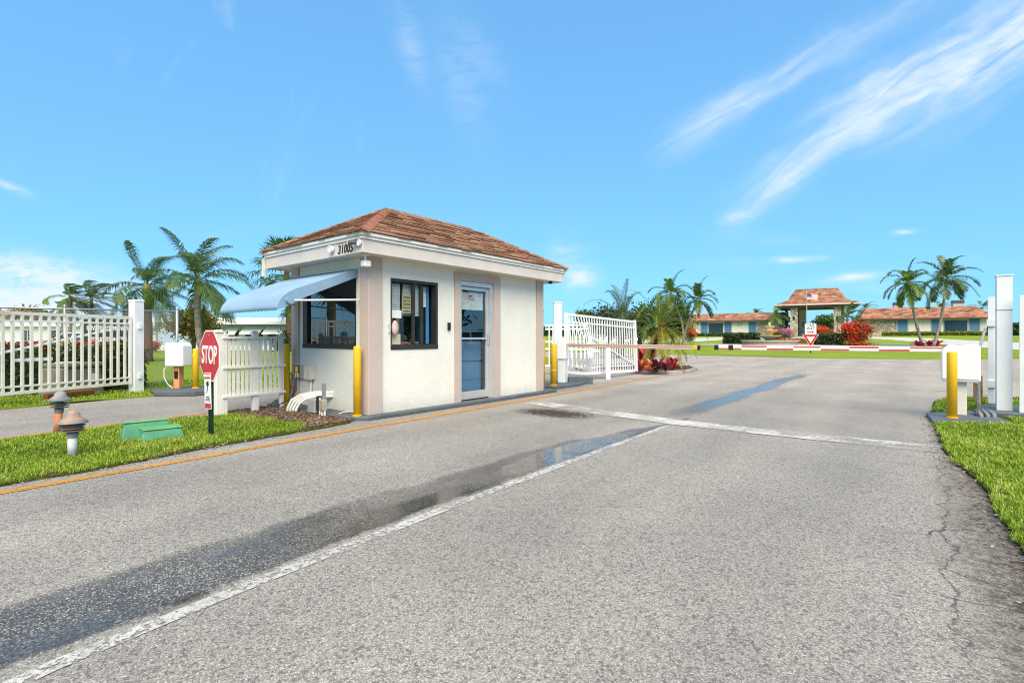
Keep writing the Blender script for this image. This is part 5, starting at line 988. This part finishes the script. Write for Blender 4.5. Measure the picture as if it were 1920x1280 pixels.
palm('cabbage_palm', 'low green palm between the awning and the booth corner post', P0(556, 33), atd(560, 560, 33), .2, .16, 22, 2.0, 'palm_leaf', (-60, 70), .6, .1, fan=True)
palm('pindo_palm', 'silvery arching palm behind the bent white gate', P0(1165, 30), atd(1166, 603, 30), .24, .2, 24, 2.9, 'palm_leaf_silver', (-20, 82), 1.25, -.1, 44, .46, .026, .25, tmat='trunk_brown', vee=.6)
palm('date_palm', 'leaning pygmy date palm with yellowing fronds in the kerbed red bed', onz(1204, 688, .09), atd(1240, 612, 18.3), .10, .09, 32, 1.8, 'palm_leaf_gold', (-55, 84), 1.2, .15, 58, .30, .014, .45, tmat='trunk_brown', gold=.42, bend=(.05, 0, -.08))
palm('christmas_palm', 'left palm of the pair rising above the pygmy date palm', P0(1280, 44), atd(1263, 563, 44), .12, .09, 15, 2.4, 'palm_leaf_bright', (-30, 82), 1.3, .12, 44, .7, .06, .5, shaft=.7, bend=(.3, .2, 0))
palm('christmas_palm', 'right palm of the pair with a hanging brown frond near the clubhouse', P0(1281, 45), atd(1303, 575, 45), .12, .09, 14, 2.2, 'palm_leaf', (-35, 82), 1.35, .15, 42, .66, .06, .5, shaft=.8, bend=(-.2, -.1, 0), dead=1)
tb1, tb2 = ground(Vector((.1, 53.9, 0))), ground(Vector((.75, 53.6, 0)))
palm('christmas_palm', 'left trunk of the twin palms in front of the right clubhouse wing', tb1, atd(1706, 545, 41.8), .13, .085, 16, 2.3, 'palm_leaf_bright', (-38, 84), 1.35, .1, 48, .66, .06, .5, shaft=.8, bend=(-.05, -.05, -.15), group='twin palms')
palm('christmas_palm', 'right trunk of the twin palms in front of the right clubhouse wing', tb2, atd(1773, 538, 41.6), .13, .085, 18, 2.6, 'palm_leaf', (-38, 84), 1.25, .22, 50, .72, .06, .5, shaft=.85, bend=(.1, .05, -.15), group='twin palms')
palm('christmas_palm', 'bushy small palm at the left corner of the portico', P0(1452, 70), atd(1454, 600, 70), .12, .09, 13, 2.1, 'palm_leaf_bright', (-25, 80), 1.1, .35, 26, .55, .08, .6, shaft=.5)
palm('christmas_palm', 'bushy small palm at the right corner of the portico', P0(1584, 68), atd(1589, 598, 68), .12, .09, 14, 2.5, 'palm_leaf', (-25, 80), 1.1, .45, 28, .6, .08, .6, shaft=.5)
for i, (x, y, d, L_, lb) in enumerate(((1416, 582, 112, 2.4, 'palm tip over the left clubhouse roof, nearer the portico'), (1622, 573, 112, 3.2, 'palm crown over the roof just right of the portico'), (1762, 573, 108, 2.8, 'palm crown over the right roof between the twin trunks'), (1842, 570, 100, 3.0, 'palm crown over the far right end of the clubhouse'), (1542, 612, 125, 3.0, 'fan palm seen through the portico opening'))):
    palm('background_palm', lb, P0(x, d), atd(x, y + 6, d), .2, .16, 10, L_, 'palm_leaf', (-20, 75), 1.0, .6, 20, .7, .12, .5)

# ------------------------------------------------------------------ trees and shrubs
def tree(name, label, base, h, rad, n, size, mat, clumps=20, group='broadleaf trees'):
    base = Vector(base); t = thing(name, label, 'tree', base, 0, group); q = MB(); cz = h - rad[2]; r = .05 * h ** .8
    q.tube([base, base + Vector((.05 * h * random.uniform(-1, 1), 0, cz * .6)), base + Vector((0, 0, cz))], [r * 1.3, r, r * .7], 8)
    for k in range(7):
        a = k * .9 + random.random(); e = base + Vector((math.cos(a) * rad[0] * .7, math.sin(a) * rad[1] * .7, cz + rad[2] * random.uniform(-.2, .7))); q.tube([base + Vector((0, 0, cz * .7)), base.lerp(e, .6) + Vector((0, 0, cz * .35)), e], [r * .6, r * .4, r * .15], 6)
    q.build('trunk', 'trunk_brown', t, smooth=True); foliage('crown', t, (base.x, base.y, base.z + cz), rad, n, size, mat, clumps, .42, .35); return t
tree('flame_tree', 'rounded tree with orange-brown leaves behind the queen palm trunk', P0(362, 38), 3.7, (1.9, 1.9, 1.3), 5200, .13, 'orange_tree')
tree('shade_tree', 'low dark round tree at far left above the gate rail', P0(58, 60), 4.6, (2.6, 2.6, 1.2), 3000, .2, 'orange_tree')
tree('shade_tree', 'round dark green tree behind the bent gate', P0(1101, 62), 4.7, (1.3, 1.3, 1.5), 3200, .16, 'bush_mid')
tree('shade_tree', 'dark tree edge peeking out past the booth eave', P0(1003, 60), 5.2, (1.0, 1.0, 1.4), 1800, .16, 'bush_dark')
tree('shade_tree', 'bushy green tree behind the silvery palm', P0(1140, 46), 3.9, (1.6, 1.6, 1.6), 3200, .16, 'bush_dark')
tree('shade_tree', 'bushy green tree between the silvery palm and the date palm', P0(1200, 48), 4.6, (2.3, 2.0, 1.9), 4600, .16, 'bush_mid')
tree('shade_tree', 'bushy green tree under the pair of palms by the clubhouse', P0(1262, 52), 4.4, (2.2, 2.0, 1.7), 4200, .16, 'bush_mid')
tree('shade_tree', 'pale tree seen through the portico opening', P0(1552, 120), 5.2, (3.2, 3.0, 1.6), 1800, .3, 'bush_mid')
bush('bougainvillea', 'large flame-red flowering shrub right of the portico', ground(Vector((-4.7, 55.8, 0))), (1.3, 1.1, 1.0), 2300, .10, 'bush_mid', [('flower_red', 3600, .11, .2)], 'flowering shrub', clumps=22)
bush('bougainvillea', 'red flowering shrub at the left end of the clubhouse', P0(1291, 62), (1.0, .9, 1.0), 900, .11, 'bush_mid', [('flower_red', 1500, .11, .25)], 'flowering shrub')
bush('bougainvillea', 'red flowering shrub inside the portico behind the yield sign', P0(1544, 66), (1.2, 1, .75), 1000, .1, 'bush_mid', [('flower_red', 1100, .11, .3)], 'flowering shrub')
bush('bougainvillea', 'orange flowering shrub just right of the fountain', P0(1456, 58), (.75, .7, .8), 500, .1, 'bush_mid', [('orange_leaf', 900, .09, .2)], 'flowering shrub')
bush('bougainvillea', 'pink flowering shrub left of the stone portico column', P0(1474, 58), (.9, .8, .75), 600, .1, 'bush_mid', [('flower_pink', 1000, .09, .3)], 'flowering shrub')
bush('flower_bed', 'low mixed red and cream flowers between fountain and yield sign', P0(1490, 52), (1.7, .6, .28), 500, .08, 'bush_mid', [('flower_mixed', 1200, .08, .2)], 'flowers')
bush('flower_bed', 'orange flowers at the foot of the large red shrub', P0(1606, 45.5), (1.2, .6, .2), 200, .08, 'bush_mid', [('orange_leaf', 700, .08, .2)], 'flowers')
gz = lambda x, d: tuple(P0(x, d))
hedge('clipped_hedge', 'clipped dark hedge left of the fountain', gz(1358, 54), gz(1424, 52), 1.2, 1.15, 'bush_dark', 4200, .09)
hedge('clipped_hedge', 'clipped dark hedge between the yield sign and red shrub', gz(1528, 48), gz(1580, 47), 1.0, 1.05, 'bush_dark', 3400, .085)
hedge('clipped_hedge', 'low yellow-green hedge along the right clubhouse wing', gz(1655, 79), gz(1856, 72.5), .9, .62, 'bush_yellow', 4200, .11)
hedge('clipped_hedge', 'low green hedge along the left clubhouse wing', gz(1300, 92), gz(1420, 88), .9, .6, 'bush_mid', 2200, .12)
far = hedge('tree_belt', 'distant dark green belt of trees along the horizon', (-260, 60, 0), (-40, 190, 1.0), 6, 4.5, 'bush_dark', 12000, .7, cat='trees'); far['kind'] = 'stuff'
far2 = hedge('tree_belt', 'distant belt of trees beyond the clubhouse', (-40, 190, 1.0), (160, 190, 1.0), 6, 3.6, 'bush_dark', 9000, .7, cat='trees'); far2['kind'] = 'stuff'
# red plants: rosettes of strap leaves
def rosette(name, label, c, n, L_, w, mats, group, el=(15, 80), cat='plant'):
    c = Vector(c); t = thing(name, label, cat, c, 0, group)
    for k in range(n):
        az = k * 2.4 + random.random() * .4; e = R_(random.uniform(*el)); d = Vector((math.cos(az) * math.cos(e), math.sin(az) * math.cos(e), math.sin(e))); l = L_ * random.uniform(.7, 1.15); s_ = d.cross(Vector((0, 0, 1))).normalized() * w; h0 = Vector((0, 0, random.uniform(0, .25) * L_)); V = []; q = 4
        for i in range(q + 1):
            f = i / q; p = c + h0 + d * l * f + Vector((0, 0, -l * .28 * f * f)); ww = s_ * math.sin(math.pi * (.12 + .86 * f)); V += [p - ww, p + Vector((0, 0, -.25 * w * 1)), p + ww]
        T = []
        for i in range(q):
            o = i * 3; T += [(o, o + 1, o + 4), (o, o + 4, o + 3), (o + 1, o + 2, o + 5), (o + 1, o + 5, o + 4)]
        trimesh('leaf', [tuple(v) for v in V], T, random.choice(mats), t, [random.random()] * len(T))
    return t
RP = [(1203, 683, 17, .85, .085, ['red_leaf'], 'tall crimson strap-leaved plant against the end of the bent gate'), (1222, 676, 16, .85, .08, ['red_leaf', 'orange_leaf'], 'tall crimson plant right of the date palm trunk'), (1200, 696, 15, 0.54, 0.078, ['orange_leaf', 'red_leaf'], 'orange-red rosette at the kerb beside the bent gate'), (1216, 697, 14, 0.54, 0.078, ['orange_leaf'], 'orange rosette second from the bent gate at the kerb'),
      (1230, 697, 16, 0.57, 0.078, ['dark_red_leaf'], 'dark maroon rosette under the date palm'), (1240, 690, 16, 0.63, 0.078, ['dark_red_leaf', 'red_leaf'], 'maroon and red rosette behind the front row of the bed'), (1248, 697, 14, 0.51, 0.072, ['red_leaf', 'dark_red_leaf'], 'red and maroon rosette in the middle of the kerbed bed'), (1259, 694, 14, 0.51, 0.072, ['orange_leaf', 'red_leaf'], 'bright red-orange rosette near the right end of the bed'), (1264, 690, 13, 0.51, 0.072, ['red_leaf'], 'red rosette at the right tip of the kerbed bed')]
for x, y, n, l, w, m, lb in RP: rosette('strap_leaf_plant', lb, onz(x, y, .09), n, l, w, m, 'red strap-leaved plants in the kerbed bed')
for x, d, lb in ((1722, 41.8, 'red rosette left of the twin palm trunks'), (1743, 41.5, 'red and orange rosette between the twin palm trunks'), (1757, 41.5, 'orange-red rosette right of the twin palm trunks')):
    rosette('strap_leaf_plant', lb, P0(x, d) + Vector((0, 0, .05)), 22, .75, .12, ['red_leaf', 'orange_leaf'], 'red rosettes around the twin palms', (8, 70))

# ------------------------------------------------------------------ clubhouse
CB = Vector((-13.4, 98.5, 0)); ang = math.atan2(.134, .991)
club = thing('clubhouse', 'long low clubhouse with brown shingle roofs, blue panels and stone portico', 'building', (CB.x, CB.y, 1.30), ang)
cex = Vector((math.cos(ang), math.sin(ang), 0)); ceb = Vector((-math.sin(ang), math.cos(ang), 0))
def bu(x, w=0.0):     # picture column -> distance along the front, w metres in front of it
    o = CB - ceb * w; p = online(x, 631, o, o + cex); return (p - o).dot(cex)
def cpart(mb, name, mat, parent=None, **k): return mb.build(name, mat, parent or club, world=False, **k)
def wing(u0, u1, dep, ze, zr, inset0, inset1):
    cpart(MB().box(u0, u1, 0, dep, 0, ze), 'wall', 'cream_panel')
    o1, o2 = 1.0, .9; q = MB(); q.add([(u0 - inset0 * 0 - o2, -o1, ze - .02), (u1 + o2, -o1, ze - .02), (u1 + o2, dep + o1, ze - .02), (u0 - o2, dep + o1, ze - .02), (u0 - o2, -o1, ze + .16), (u1 + o2, -o1, ze + .16), (u1 + o2, dep + o1, ze + .16), (u0 - o2, dep + o1, ze + .16)], [[3, 2, 1, 0], [0, 1, 5, 4], [1, 2, 6, 5], [2, 3, 7, 6], [3, 0, 4, 7]]); cpart(q, 'eave', 'trunk_brown')
    z0 = ze + .162; q = MB(); q.add([(u0 - o2, -o1, z0), (u1 + o2, -o1, z0), (u1 + o2, dep + o1, z0), (u0 - o2, dep + o1, z0), (u0 + inset0, 1.2, zr), (u1 - inset1, 1.2, zr), (u1 - inset1, dep - 1.2, zr), (u0 + inset0, dep - 1.2, zr)], [[0, 1, 5, 4], [1, 2, 6, 5], [2, 3, 7, 6], [3, 0, 4, 7], [4, 5, 6, 7]]); return cpart(q, 'roof', 'far_shingle')
ZE = 2.75
wing(bu(1278), bu(1472), 12, ZE, 4.25, 1.2, .2); wing(bu(1622), bu(1850), 12, ZE - .1, 4.55, .2, 1.0)
def panel(x0, x1, z0, z1, mat, name, out=.04): return cpart(MB().box(bu(x0), bu(x1), -out, -.002, z0, z1), name, mat)
for x0, x1, m in ((1315, 1326.5, 'blue_panel'), (1359, 1371, 'blue_panel'), (1404.5, 1417, 'blue_panel'), (1683.5, 1701, 'blue_panel'), (1747, 1763, 'blue_panel'), (1818, 1836, 'blue_panel')):
    p = panel(x0, x1, .02, ZE - .14, m, 'shutter_panel', .05); a, b = bu(x0), bu(x1)
    for xx in (a - .1, b + .02): cpart(MB().box(xx, xx + .08, -.07, -.004, .01, ZE - .13), 'trim', 'trim_grey')
for x0, x1 in ((1328.5, 1356), (1770, 1814)):
    w_ = panel(x0, x1, .35, ZE - .35, 'dark_glass', 'window', .03); a, b = bu(x0), bu(x1)
    for k in range(0, 4): cpart(MB().box(a + (b - a) * k / 3 - .04, a + (b - a) * k / 3 + .04, -.06, -.031, .35, ZE - .35), 'window_frame', 'trim_grey' if k in (0, 3) else 'dark_glass', w_)
    cpart(MB().box(a - .04, b + .04, -.06, -.031, ZE - .349, ZE - .27), 'window_frame', 'trim_grey', w_); cpart(MB().box(a - .1, b + .1, -.09, -.031, .27, .345), 'window_sill', 'trim_grey', w_)
for x0, x1 in ((1372.5, 1403), (1703, 1745), (1838, 1850)):
    a, b = bu(x0), bu(x1); n = 3
    for k in range(n): cpart(MB().box(a + (b - a) * k / n + .02, a + (b - a) * (k + 1) / n - .02, -.045, -.003, .02, ZE - .15), 'wall_panel', 'cream_panel')
panel(1384, 1391, ZE - .75, ZE - .35, 'ac_grey', 'wall_vent', .25)
panel(1418.5, 1471, .02, ZE - .15, 'stone', 'stone_facing', .08); panel(1622, 1681, .02, ZE - .2, 'stone', 'stone_facing', .08); panel(1461, 1468, .05, 2.1, 'dark_glass', 'door', .10)
# portico
PW = 5.0
def col(x0, x1, w0, w1): return cpart(MB().box(bu(x0, w0), bu(x1, w0), -w0, -w1, -.12, 4.62), 'column', 'stone')
for x0, x1, w in ((1482, 1495.5, PW), (1563.5, 1577, PW)):
    c_ = col(x0, x1, w, w - 1.25); a, b = bu(x0, w), bu(x1, w); q = MB().box((a + b) / 2 - .12, (a + b) / 2 + .12, -w - .22, -w - .002, 2.75, 3.2); cpart(q, 'lantern', 'black', c_)
    if x0 < 1500: cpart(MB().box(a + .05, b + .1, 2.0, 3.4, -.1, 4.62), 'column', 'stone')
    else: cpart(MB().box(a + .7, b + .7, 2.0, 3.4, -.1, 4.62), 'column', 'stone')
cpart(MB().box(bu(1472), bu(1472) + .3, -.5, 5, 0, 4.5), 'inner_wall', 'interior_dark'); cpart(MB().box(bu(1497, 3), bu(1510, 3), 1.0, 1.3, -.1, 4.6), 'inner_wall', 'stone')
u0, u1 = bu(1452, PW), bu(1615, PW); w0, w1 = -PW - 1.1, 4.5
cpart(MB().box(u0 + .4, u1 - .4, w0 + .4, w1 - .4, 4.62, 4.98), 'beam', 'trunk_brown'); cpart(MB().box(u0, u1, w0, w1, 4.982, 5.16), 'eave', 'fascia')
profm = [(0, 5.162), (1.15, 5.55), (2.0, 6.05), (2.35, 6.7), (3.05, 7.75)]; q = MB(); vs = []
for (i_, z) in profm: i2 = i_ * 1.0; vs += [(u0 + i2 * 1.0, w0 + i2 * .85, z), (u1 - i2 * 1.0, w0 + i2 * .85, z), (u1 - i2, w1 - i2 * .85, z), (u0 + i2, w1 - i2 * .85, z)]
fs = [[k * 4 + j, k * 4 + (j + 1) % 4, (k + 1) * 4 + (j + 1) % 4, (k + 1) * 4 + j] for k in range(4) for j in range(4)] + [[16, 17, 18, 19]]
q.add(vs, fs); cpart(q, 'roof', 'far_shingle')
# railing and gate seen through the portico
for k in range(12): x = bu(1547) + k * .13; cpart(MB().box(x, x + .04, 1.5, 1.54, 0, 1.9), 'railing_bar', 'black')
cpart(MB().box(bu(1547), bu(1566), 1.49, 1.55, 1.9, 1.96), 'railing_bar', 'black')
for x, z, lb in ((1690, 4.5, 'roof unit left'), (1806, 4.55, 'roof unit right')):
    a = bu(x); ac = cpart(MB().box(a - .65, a + .65, 3.0, 4.3, z - .35, z + .55), 'roof_unit', 'ac_grey'); cpart(MB().box(a - .7, a + .7, 2.95, 4.35, z + .552, z + 1.0), 'unit_hood', 'ac_dark', ac)
# fountain
fo = thing('fountain', 'three-tier stone fountain in a round pool on the far lawn', 'fountain', ground(Vector((-11.2, 52.6, 0))))
q = MB(); q.lathe([(2.38, 0), (2.38, .42), (2.50, .43), (2.50, .56), (2.2, .56), (2.2, .35), (0, .35)], 40); q.build('pool', 'fount_pool', fo, world=False, smooth=False); q = MB(); q.lathe([(0, .44), (2.19, .44), (2.19, .445), (0, .445)], 32); q.build('water', 'water', fo, world=False)
for r, z, nm in ((1.05, .98, 'bowl'), (.74, 1.48, 'bowl'), (.48, 1.86, 'bowl')): q = MB(); q.lathe([(.22 * r + .1, z - .45), (.28 * r + .1, z - .3), (.5 * r, z - .24), (.9 * r, z - .07), (r, z), (r, z + .04), (.9 * r, z + .04), (.5 * r, z - .1), (0, z - .12)], 32); q.build(nm, 'fount_stone', fo, world=False, smooth=True)
q = MB(); q.lathe([(.3, .3), (.22, .6), (.16, .9), (.13, 1.4), (.1, 1.8), (.1, 1.95), (.17, 2.02), (.08, 2.12), (.1, 2.2), (0, 2.3)], 16); q.build('stem', 'fount_stone', fo, world=False, smooth=True)
# flag
fl = thing('flagpole', 'thin white flagpole flying an American flag before the portico', 'flagpole', ground(Vector((-10.6, 68.8, 0)))); q = MB(); q.lathe([(.055, 0), (.035, 5.72), (.05, 5.74), (.05, 5.80), (0, 5.84)], 10); q.build('pole', 'white_metal', fl, world=False, smooth=True)
def wav(x): return .10 * math.sin(x * 5.2) * min(1, x * 2)
fr_ = RT
def flag_strip(u0, u1, z0, z1, mat, name, off=0.0):
    q = MB(); n = 14; vs = []
    for i in range(n + 1):
        u = u0 + (u1 - u0) * i / n; dr = -.06 * u + .03 * math.sin(u * 6); p = fr_ * (u + .05) + FW * (wav(u) - off); vs += [(p.x, p.y, z0 + dr), (p.x, p.y, z1 + dr)]
    q.add(vs, [[2 * i, 2 * i + 2, 2 * i + 3, 2 * i + 1] for i in range(n)]); return q.build(name, mat, fl, world=False, smooth=True)
for k in range(13): flag_strip(0, 1.3, 4.92 + .054 * k, 4.92 + .054 * (k + 1), 'flag_red' if k % 2 == 0 else 'flag_white', 'stripe')
flag_strip(0, .52, 4.92 + .054 * 6, 4.92 + .054 * 13, 'flag_blue', 'canton', .012)
# yield and one way signs
yp = ground(Vector((-5.95, 40.1, 0))); ys = thing('yield_sign', 'red and white yield sign under a one way plate across the street', 'sign', yp, R_(12)); MB().box(-.03, .03, -.03, .03, 0, 2.0).build('post', 'black', ys, world=False)
tri = lambda s, o: [(-s, .36 + o), (s, .36 + o), (0, -.44 - o * 1.0)]
yv = plate([(-.50, .40), (.50, .40), (0, -.46)], -.045, -.04, .94).build('plate', 'sign_white', ys, world=False); plate([(-.47, .383), (.47, .383), (0, -.425)], -.05, -.046, .94).build('red_face', 'sign_red', yv, world=False); plate([(-.25, .25), (.25, .25), (0, -.18)], -.055, -.051, .94).build('white_centre', 'sign_white', yv, world=False); ftext(yv, 'YIELD', .13, 'sign_red', (0, -.058, 1.115), .8, .002)
ow = plate([(-.34, -.34), (.34, -.34), (.34, .36), (-.34, .36)], -.045, -.04, 1.70).build('one_way_plate', 'sign_white', ys, world=False); plate([(-.325, -.325), (.325, -.325), (.325, .345), (-.325, .345)], -.0475, -.0455, 1.70).build('border', 'sign_white', ow, world=False); ftext(ow, 'ONE', .27, 'ink', (0, -.05, 1.94), .85, .004); ftext(ow, 'WAY', .27, 'ink', (0, -.05, 1.72), .85, .004); plate([(-.2, -.03), (.08, -.03), (.06, -.075), (.22, 0), (.06, .075), (.08, .03), (-.2, .03)], -.052, -.049, 1.49).build('arrow', 'ink', ow, world=False)

# ------------------------------------------------------------------ homes at left
def home(name, label, x0, x1, d, h, wallmat, roofmat, dep=5, z0=0, roofh=.5, rz=R_(39)):
    p = atd(x0, 631, d); p.z = 0; L_ = (x1 - x0) / FPX * d; t = thing(name, label, 'house', p, rz)
    MB().box(0, L_, 0, dep, 0, h).build('wall', wallmat, t, world=False); MB().box(-.02, L_ + .02, -.03, dep + .02, 0, .45).build('skirting', 'home_white', t, world=False)
    MB().add([(-.35, -.5, h + .001), (L_ + .35, -.5, h + .001), (L_ + .35, dep + .4, h + .001), (-.35, dep + .4, h + .001), (-.35, -.5, h + .22), (L_ + .35, -.5, h + .22), (L_ + .35, dep + .4, h + .22), (-.35, dep + .4, h + .22), (-.35, dep / 2, h + .22 + roofh), (L_ + .35, dep / 2, h + .22 + roofh)], [[3, 2, 1, 0], [0, 1, 5, 4], [2, 3, 7, 6], [4, 5, 9, 8], [6, 7, 8, 9], [1, 2, 6, 9, 5], [3, 0, 4, 8, 7]]).build('roof', roofmat, t, world=False); return t, L_
def hwin(t, x, z0, z1, w, awn=True):
    f = MB().box(x, x + w, -.04, -.002, z0, z1).build('window', 'home_window', t, world=False)
    for a, b, c, d in ((x - .06, x - .001, z0 - .05, z1 + .05), (x + w + .001, x + w + .06, z0 - .05, z1 + .05), (x - .001, x + w + .001, z1 + .001, z1 + .05), (x - .001, x + w + .001, z0 - .05, z0 - .001)): MB().box(a, b, -.06, -.003, c, d).build('window_frame', 'home_white', f, world=False)
    MB().box(x + w / 2 - .03, x + w / 2 + .03, -.055, -.041, z0, z1).build('window_frame', 'home_white', f, world=False)
    if awn: MB().add([(x - .1, -.06, z1 + .12), (x + w + .1, -.06, z1 + .12), (x + w + .1, -1.0, z1 - .55), (x - .1, -1.0, z1 - .55), (x - .1, -.06, z1 + .08), (x + w + .1, -.06, z1 + .08), (x + w + .1, -1.0, z1 - .59), (x - .1, -1.0, z1 - .59)], [[0, 3, 2, 1], [4, 5, 6, 7], [0, 1, 5, 4], [3, 7, 6, 2], [0, 4, 7, 3], [1, 2, 6, 5]]).build('window_awning', 'home_white', f, world=False)
h1, L1 = home('mobile_home', 'pale blue mobile home with white roof and awnings behind the picket panel', 296, 556, 46, 2.55, 'home_blue', 'home_roof', 6, 0, .3)
hwin(h1, 2.9, 1.0, 2.05, 1.1); hwin(h1, 6.5, .9, 2.0, .9); hwin(h1, 8.0, .9, 2.05, 1.6); hwin(h1, 10.0, .9, 2.05, 1.6); MB().box(5.0, 12.4, -1.3, -.5, 2.35, 2.62).build('carport_roof', 'home_white', h1, world=False)
h2, L2 = home('mobile_home', 'white mobile home glimpsed through the bars of the left gate', -40, 150, 52, 2.3, 'home_white', 'home_roof', 6, 0, .5); hwin(h2, 4.6, .8, 1.9, .9, False); hwin(h2, 7.5, .9, 1.9, 1.4, False)
h3, L3 = home('mobile_home', 'small grey-roofed home left of the pale blue mobile home', 215, 292, 62, 2.3, 'beige_wall', 'trim_grey', 6, 0, 1.2)
h4, L4 = home('mobile_home', 'small white house beyond the lawn behind the bent gate', 1120, 1196, 66, 2.3, 'home_white', 'beige_wall', 6, 0, .9); hwin(h4, 1.2, .8, 1.8, 1.2, False); hwin(h4, 3.4, .8, 1.8, .9, False); h4.location.z = .5
bush('red_shrub', 'low red and orange shrub in front of the pale blue mobile home', P0(282, 40), (1.0, .7, .45), 500, .09, 'bush_mid', [('orange_leaf', 500, .08, .1), ('red_leaf', 300, .08, .3)])
bush('foundation_shrub', 'dark shrub at the right end of the pale blue mobile home', P0(528, 42), (1.2, .8, .9), 1500, .1, 'bush_dark')
# ------------------------------------------------------------------ cars
def car(name, label, p, rz):
    t = thing(name, label, 'car', p, rz)
    prof_b = [(-2.2, .35), (-2.25, .62), (-2.15, .86), (-1.1, .98), (.9, 1.0), (2.0, .97), (2.2, .8), (2.22, .4), (1.9, .28), (-1.9, .28)]
    n = len(prof_b); q = MB(); ws = (-.86, -.80, .80, .86); vs = []
    for w_, s_ in ((-.80, .97), (-.88, 1.0), (.88, 1.0), (.80, .97)): vs += [(x * s_, w_, .28 + (z - .28) * (1 if abs(w_) > .85 else 1.0)) for x, z in prof_b]
    q.add(vs, [list(range(n))[::-1], [3 * n + i for i in range(n)]] + [[k * n + i, k * n + (i + 1) % n, (k + 1) * n + (i + 1) % n, (k + 1) * n + i] for k in range(3) for i in range(n)]); body = q.build('body', 'car_white', t, world=False, bevel=.05, smooth=True)
    cab0 = [(-1.2, .97), (1.9, .97), (1.55, 1.46), (-.35, 1.50)]; m = 4; q = MB(); vs = [(x, w_, z) for w_, f in ((-.80, 0), (.80, 0)) for x, z in cab0]
    vs = [(x, w_ * (1 if z < 1 else .80), z) for (x, w_, z) in vs]; q.add(vs, [[0, 1, 2, 3][::-1], [4, 5, 6, 7], [0, 1, 5, 4], [1, 2, 6, 5], [2, 3, 7, 6], [3, 0, 4, 7]]); q.build('windows', 'car_glass', t, world=False)
    MB().add([(-.40, -.66, 1.502), (1.58, -.66, 1.462), (1.58, .66, 1.462), (-.40, .66, 1.502), (-.30, -.60, 1.55), (1.45, -.60, 1.51), (1.45, .60, 1.51), (-.30, .60, 1.55)], [[0, 3, 2, 1], [4, 5, 6, 7], [0, 1, 5, 4], [1, 2, 6, 5], [2, 3, 7, 6], [3, 0, 4, 7]]).build('roof', 'car_white', t, world=False, bevel=.02)
    for w_ in (-1, 1):
        for a, b in (((-1.2, .97), (-.38, 1.50)), ((.5, .99), (.5, 1.49)), ((1.9, .97), (1.55, 1.47))): MB().bar((a[0], w_ * .81, a[1]), (b[0], w_ * .655, b[1]), .07, .05).build('pillar', 'car_white', t, world=False)
        MB().box(-1.0, -.86, w_ * .9 - .08, w_ * .9 + .08, 1.0, 1.12).build('mirror', 'car_white', t, world=False, bevel=.02); MB().box(2.1, 2.235, w_ * .68 - .14, w_ * .68 + .14, .72, .88).build('tail_light', 'lamp_red', t, world=False, bevel=.02); MB().box(-2.24, -2.08, w_ * .66 - .17, w_ * .66 + .17, .66, .80).build('headlight', 'alum', t, world=False, bevel=.02)
        for x in (-1.38, 1.35):
            q = MB(); q.lathe([(.18, -.11), (.31, -.11), (.335, -.08), (.335, .08), (.31, .11), (.18, .11)], 24); q.v = [Vector((x + v.x, w_ * .80 + v.z, .335 + v.y)) for v in q.v]; wh = q.build('wheel', 'tyre', t, world=False)
            q = MB(); q.lathe([(0, -.05), (.2, -.05), (.2, .05), (0, .05)], 20); q.v = [Vector((x + v.x, w_ * .80 + v.z, .335 + v.y)) for v in q.v]; q.build('rim', 'rim', wh, world=False)
            for k in range(7): a = k * 6.283 / 7; MB().bar((x, w_ * .93, .335), (x + .21 * math.cos(a), w_ * .925, .335 + .21 * math.sin(a)), .04, .02, (0, 1, 0)).build('spoke', 'rim', wh, world=False)
    return t
car('parked_car', 'white car parked beside the homes, glimpsed through the left gate bars', P0(143, 38), R_(30)); car('parked_car', 'white car mirrored in the glass door of the booth', (4.6, 19.2, 0), R_(-55))
# unseen stand-ins added for the booth windows to mirror; the trees darken them
palm('cabbage_palm', 'cabbage palm left of the picture, mirrored in the side window', (-21, -3.5, 0), (-21, -3.5, 4.6), .22, .18, 22, 2.2, 'palm_leaf', (-60, 80), .6, .1, fan=True)
palm('cabbage_palm', 'cabbage palm farther left of the picture, mirrored in the side window', (-26, -9, 0), (-26, -9, 5.2), .22, .18, 22, 2.4, 'palm_leaf', (-60, 80), .6, .1, fan=True)
h5, L5 = home('mobile_home', 'beige house left of the picture, mirrored in the side window', -700, -420, 28, 2.6, 'beige_wall', 'trim_grey', 6, 0, 1.3, R_(75)); h5.location = (-36, -6, 0); hwin(h5, 2, 1, 2, 1.2, False)
tree('shade_tree', 'broad green tree added out of frame to darken the booth door reflection', (14, 24, 0), 6.5, (3.2, 3.2, 2.4), 4200, .24, 'bush_mid'); tree('shade_tree', 'tall green tree added out of frame to darken the booth window reflection', (20, 17, 0), 7.5, (3.6, 3.6, 3), 4600, .26, 'bush_mid'); tree('shade_tree', 'green tree added out of frame to darken the front window reflection', (22, 30, 0), 7, (3.6, 3.6, 3), 4200, .26, 'bush_dark')
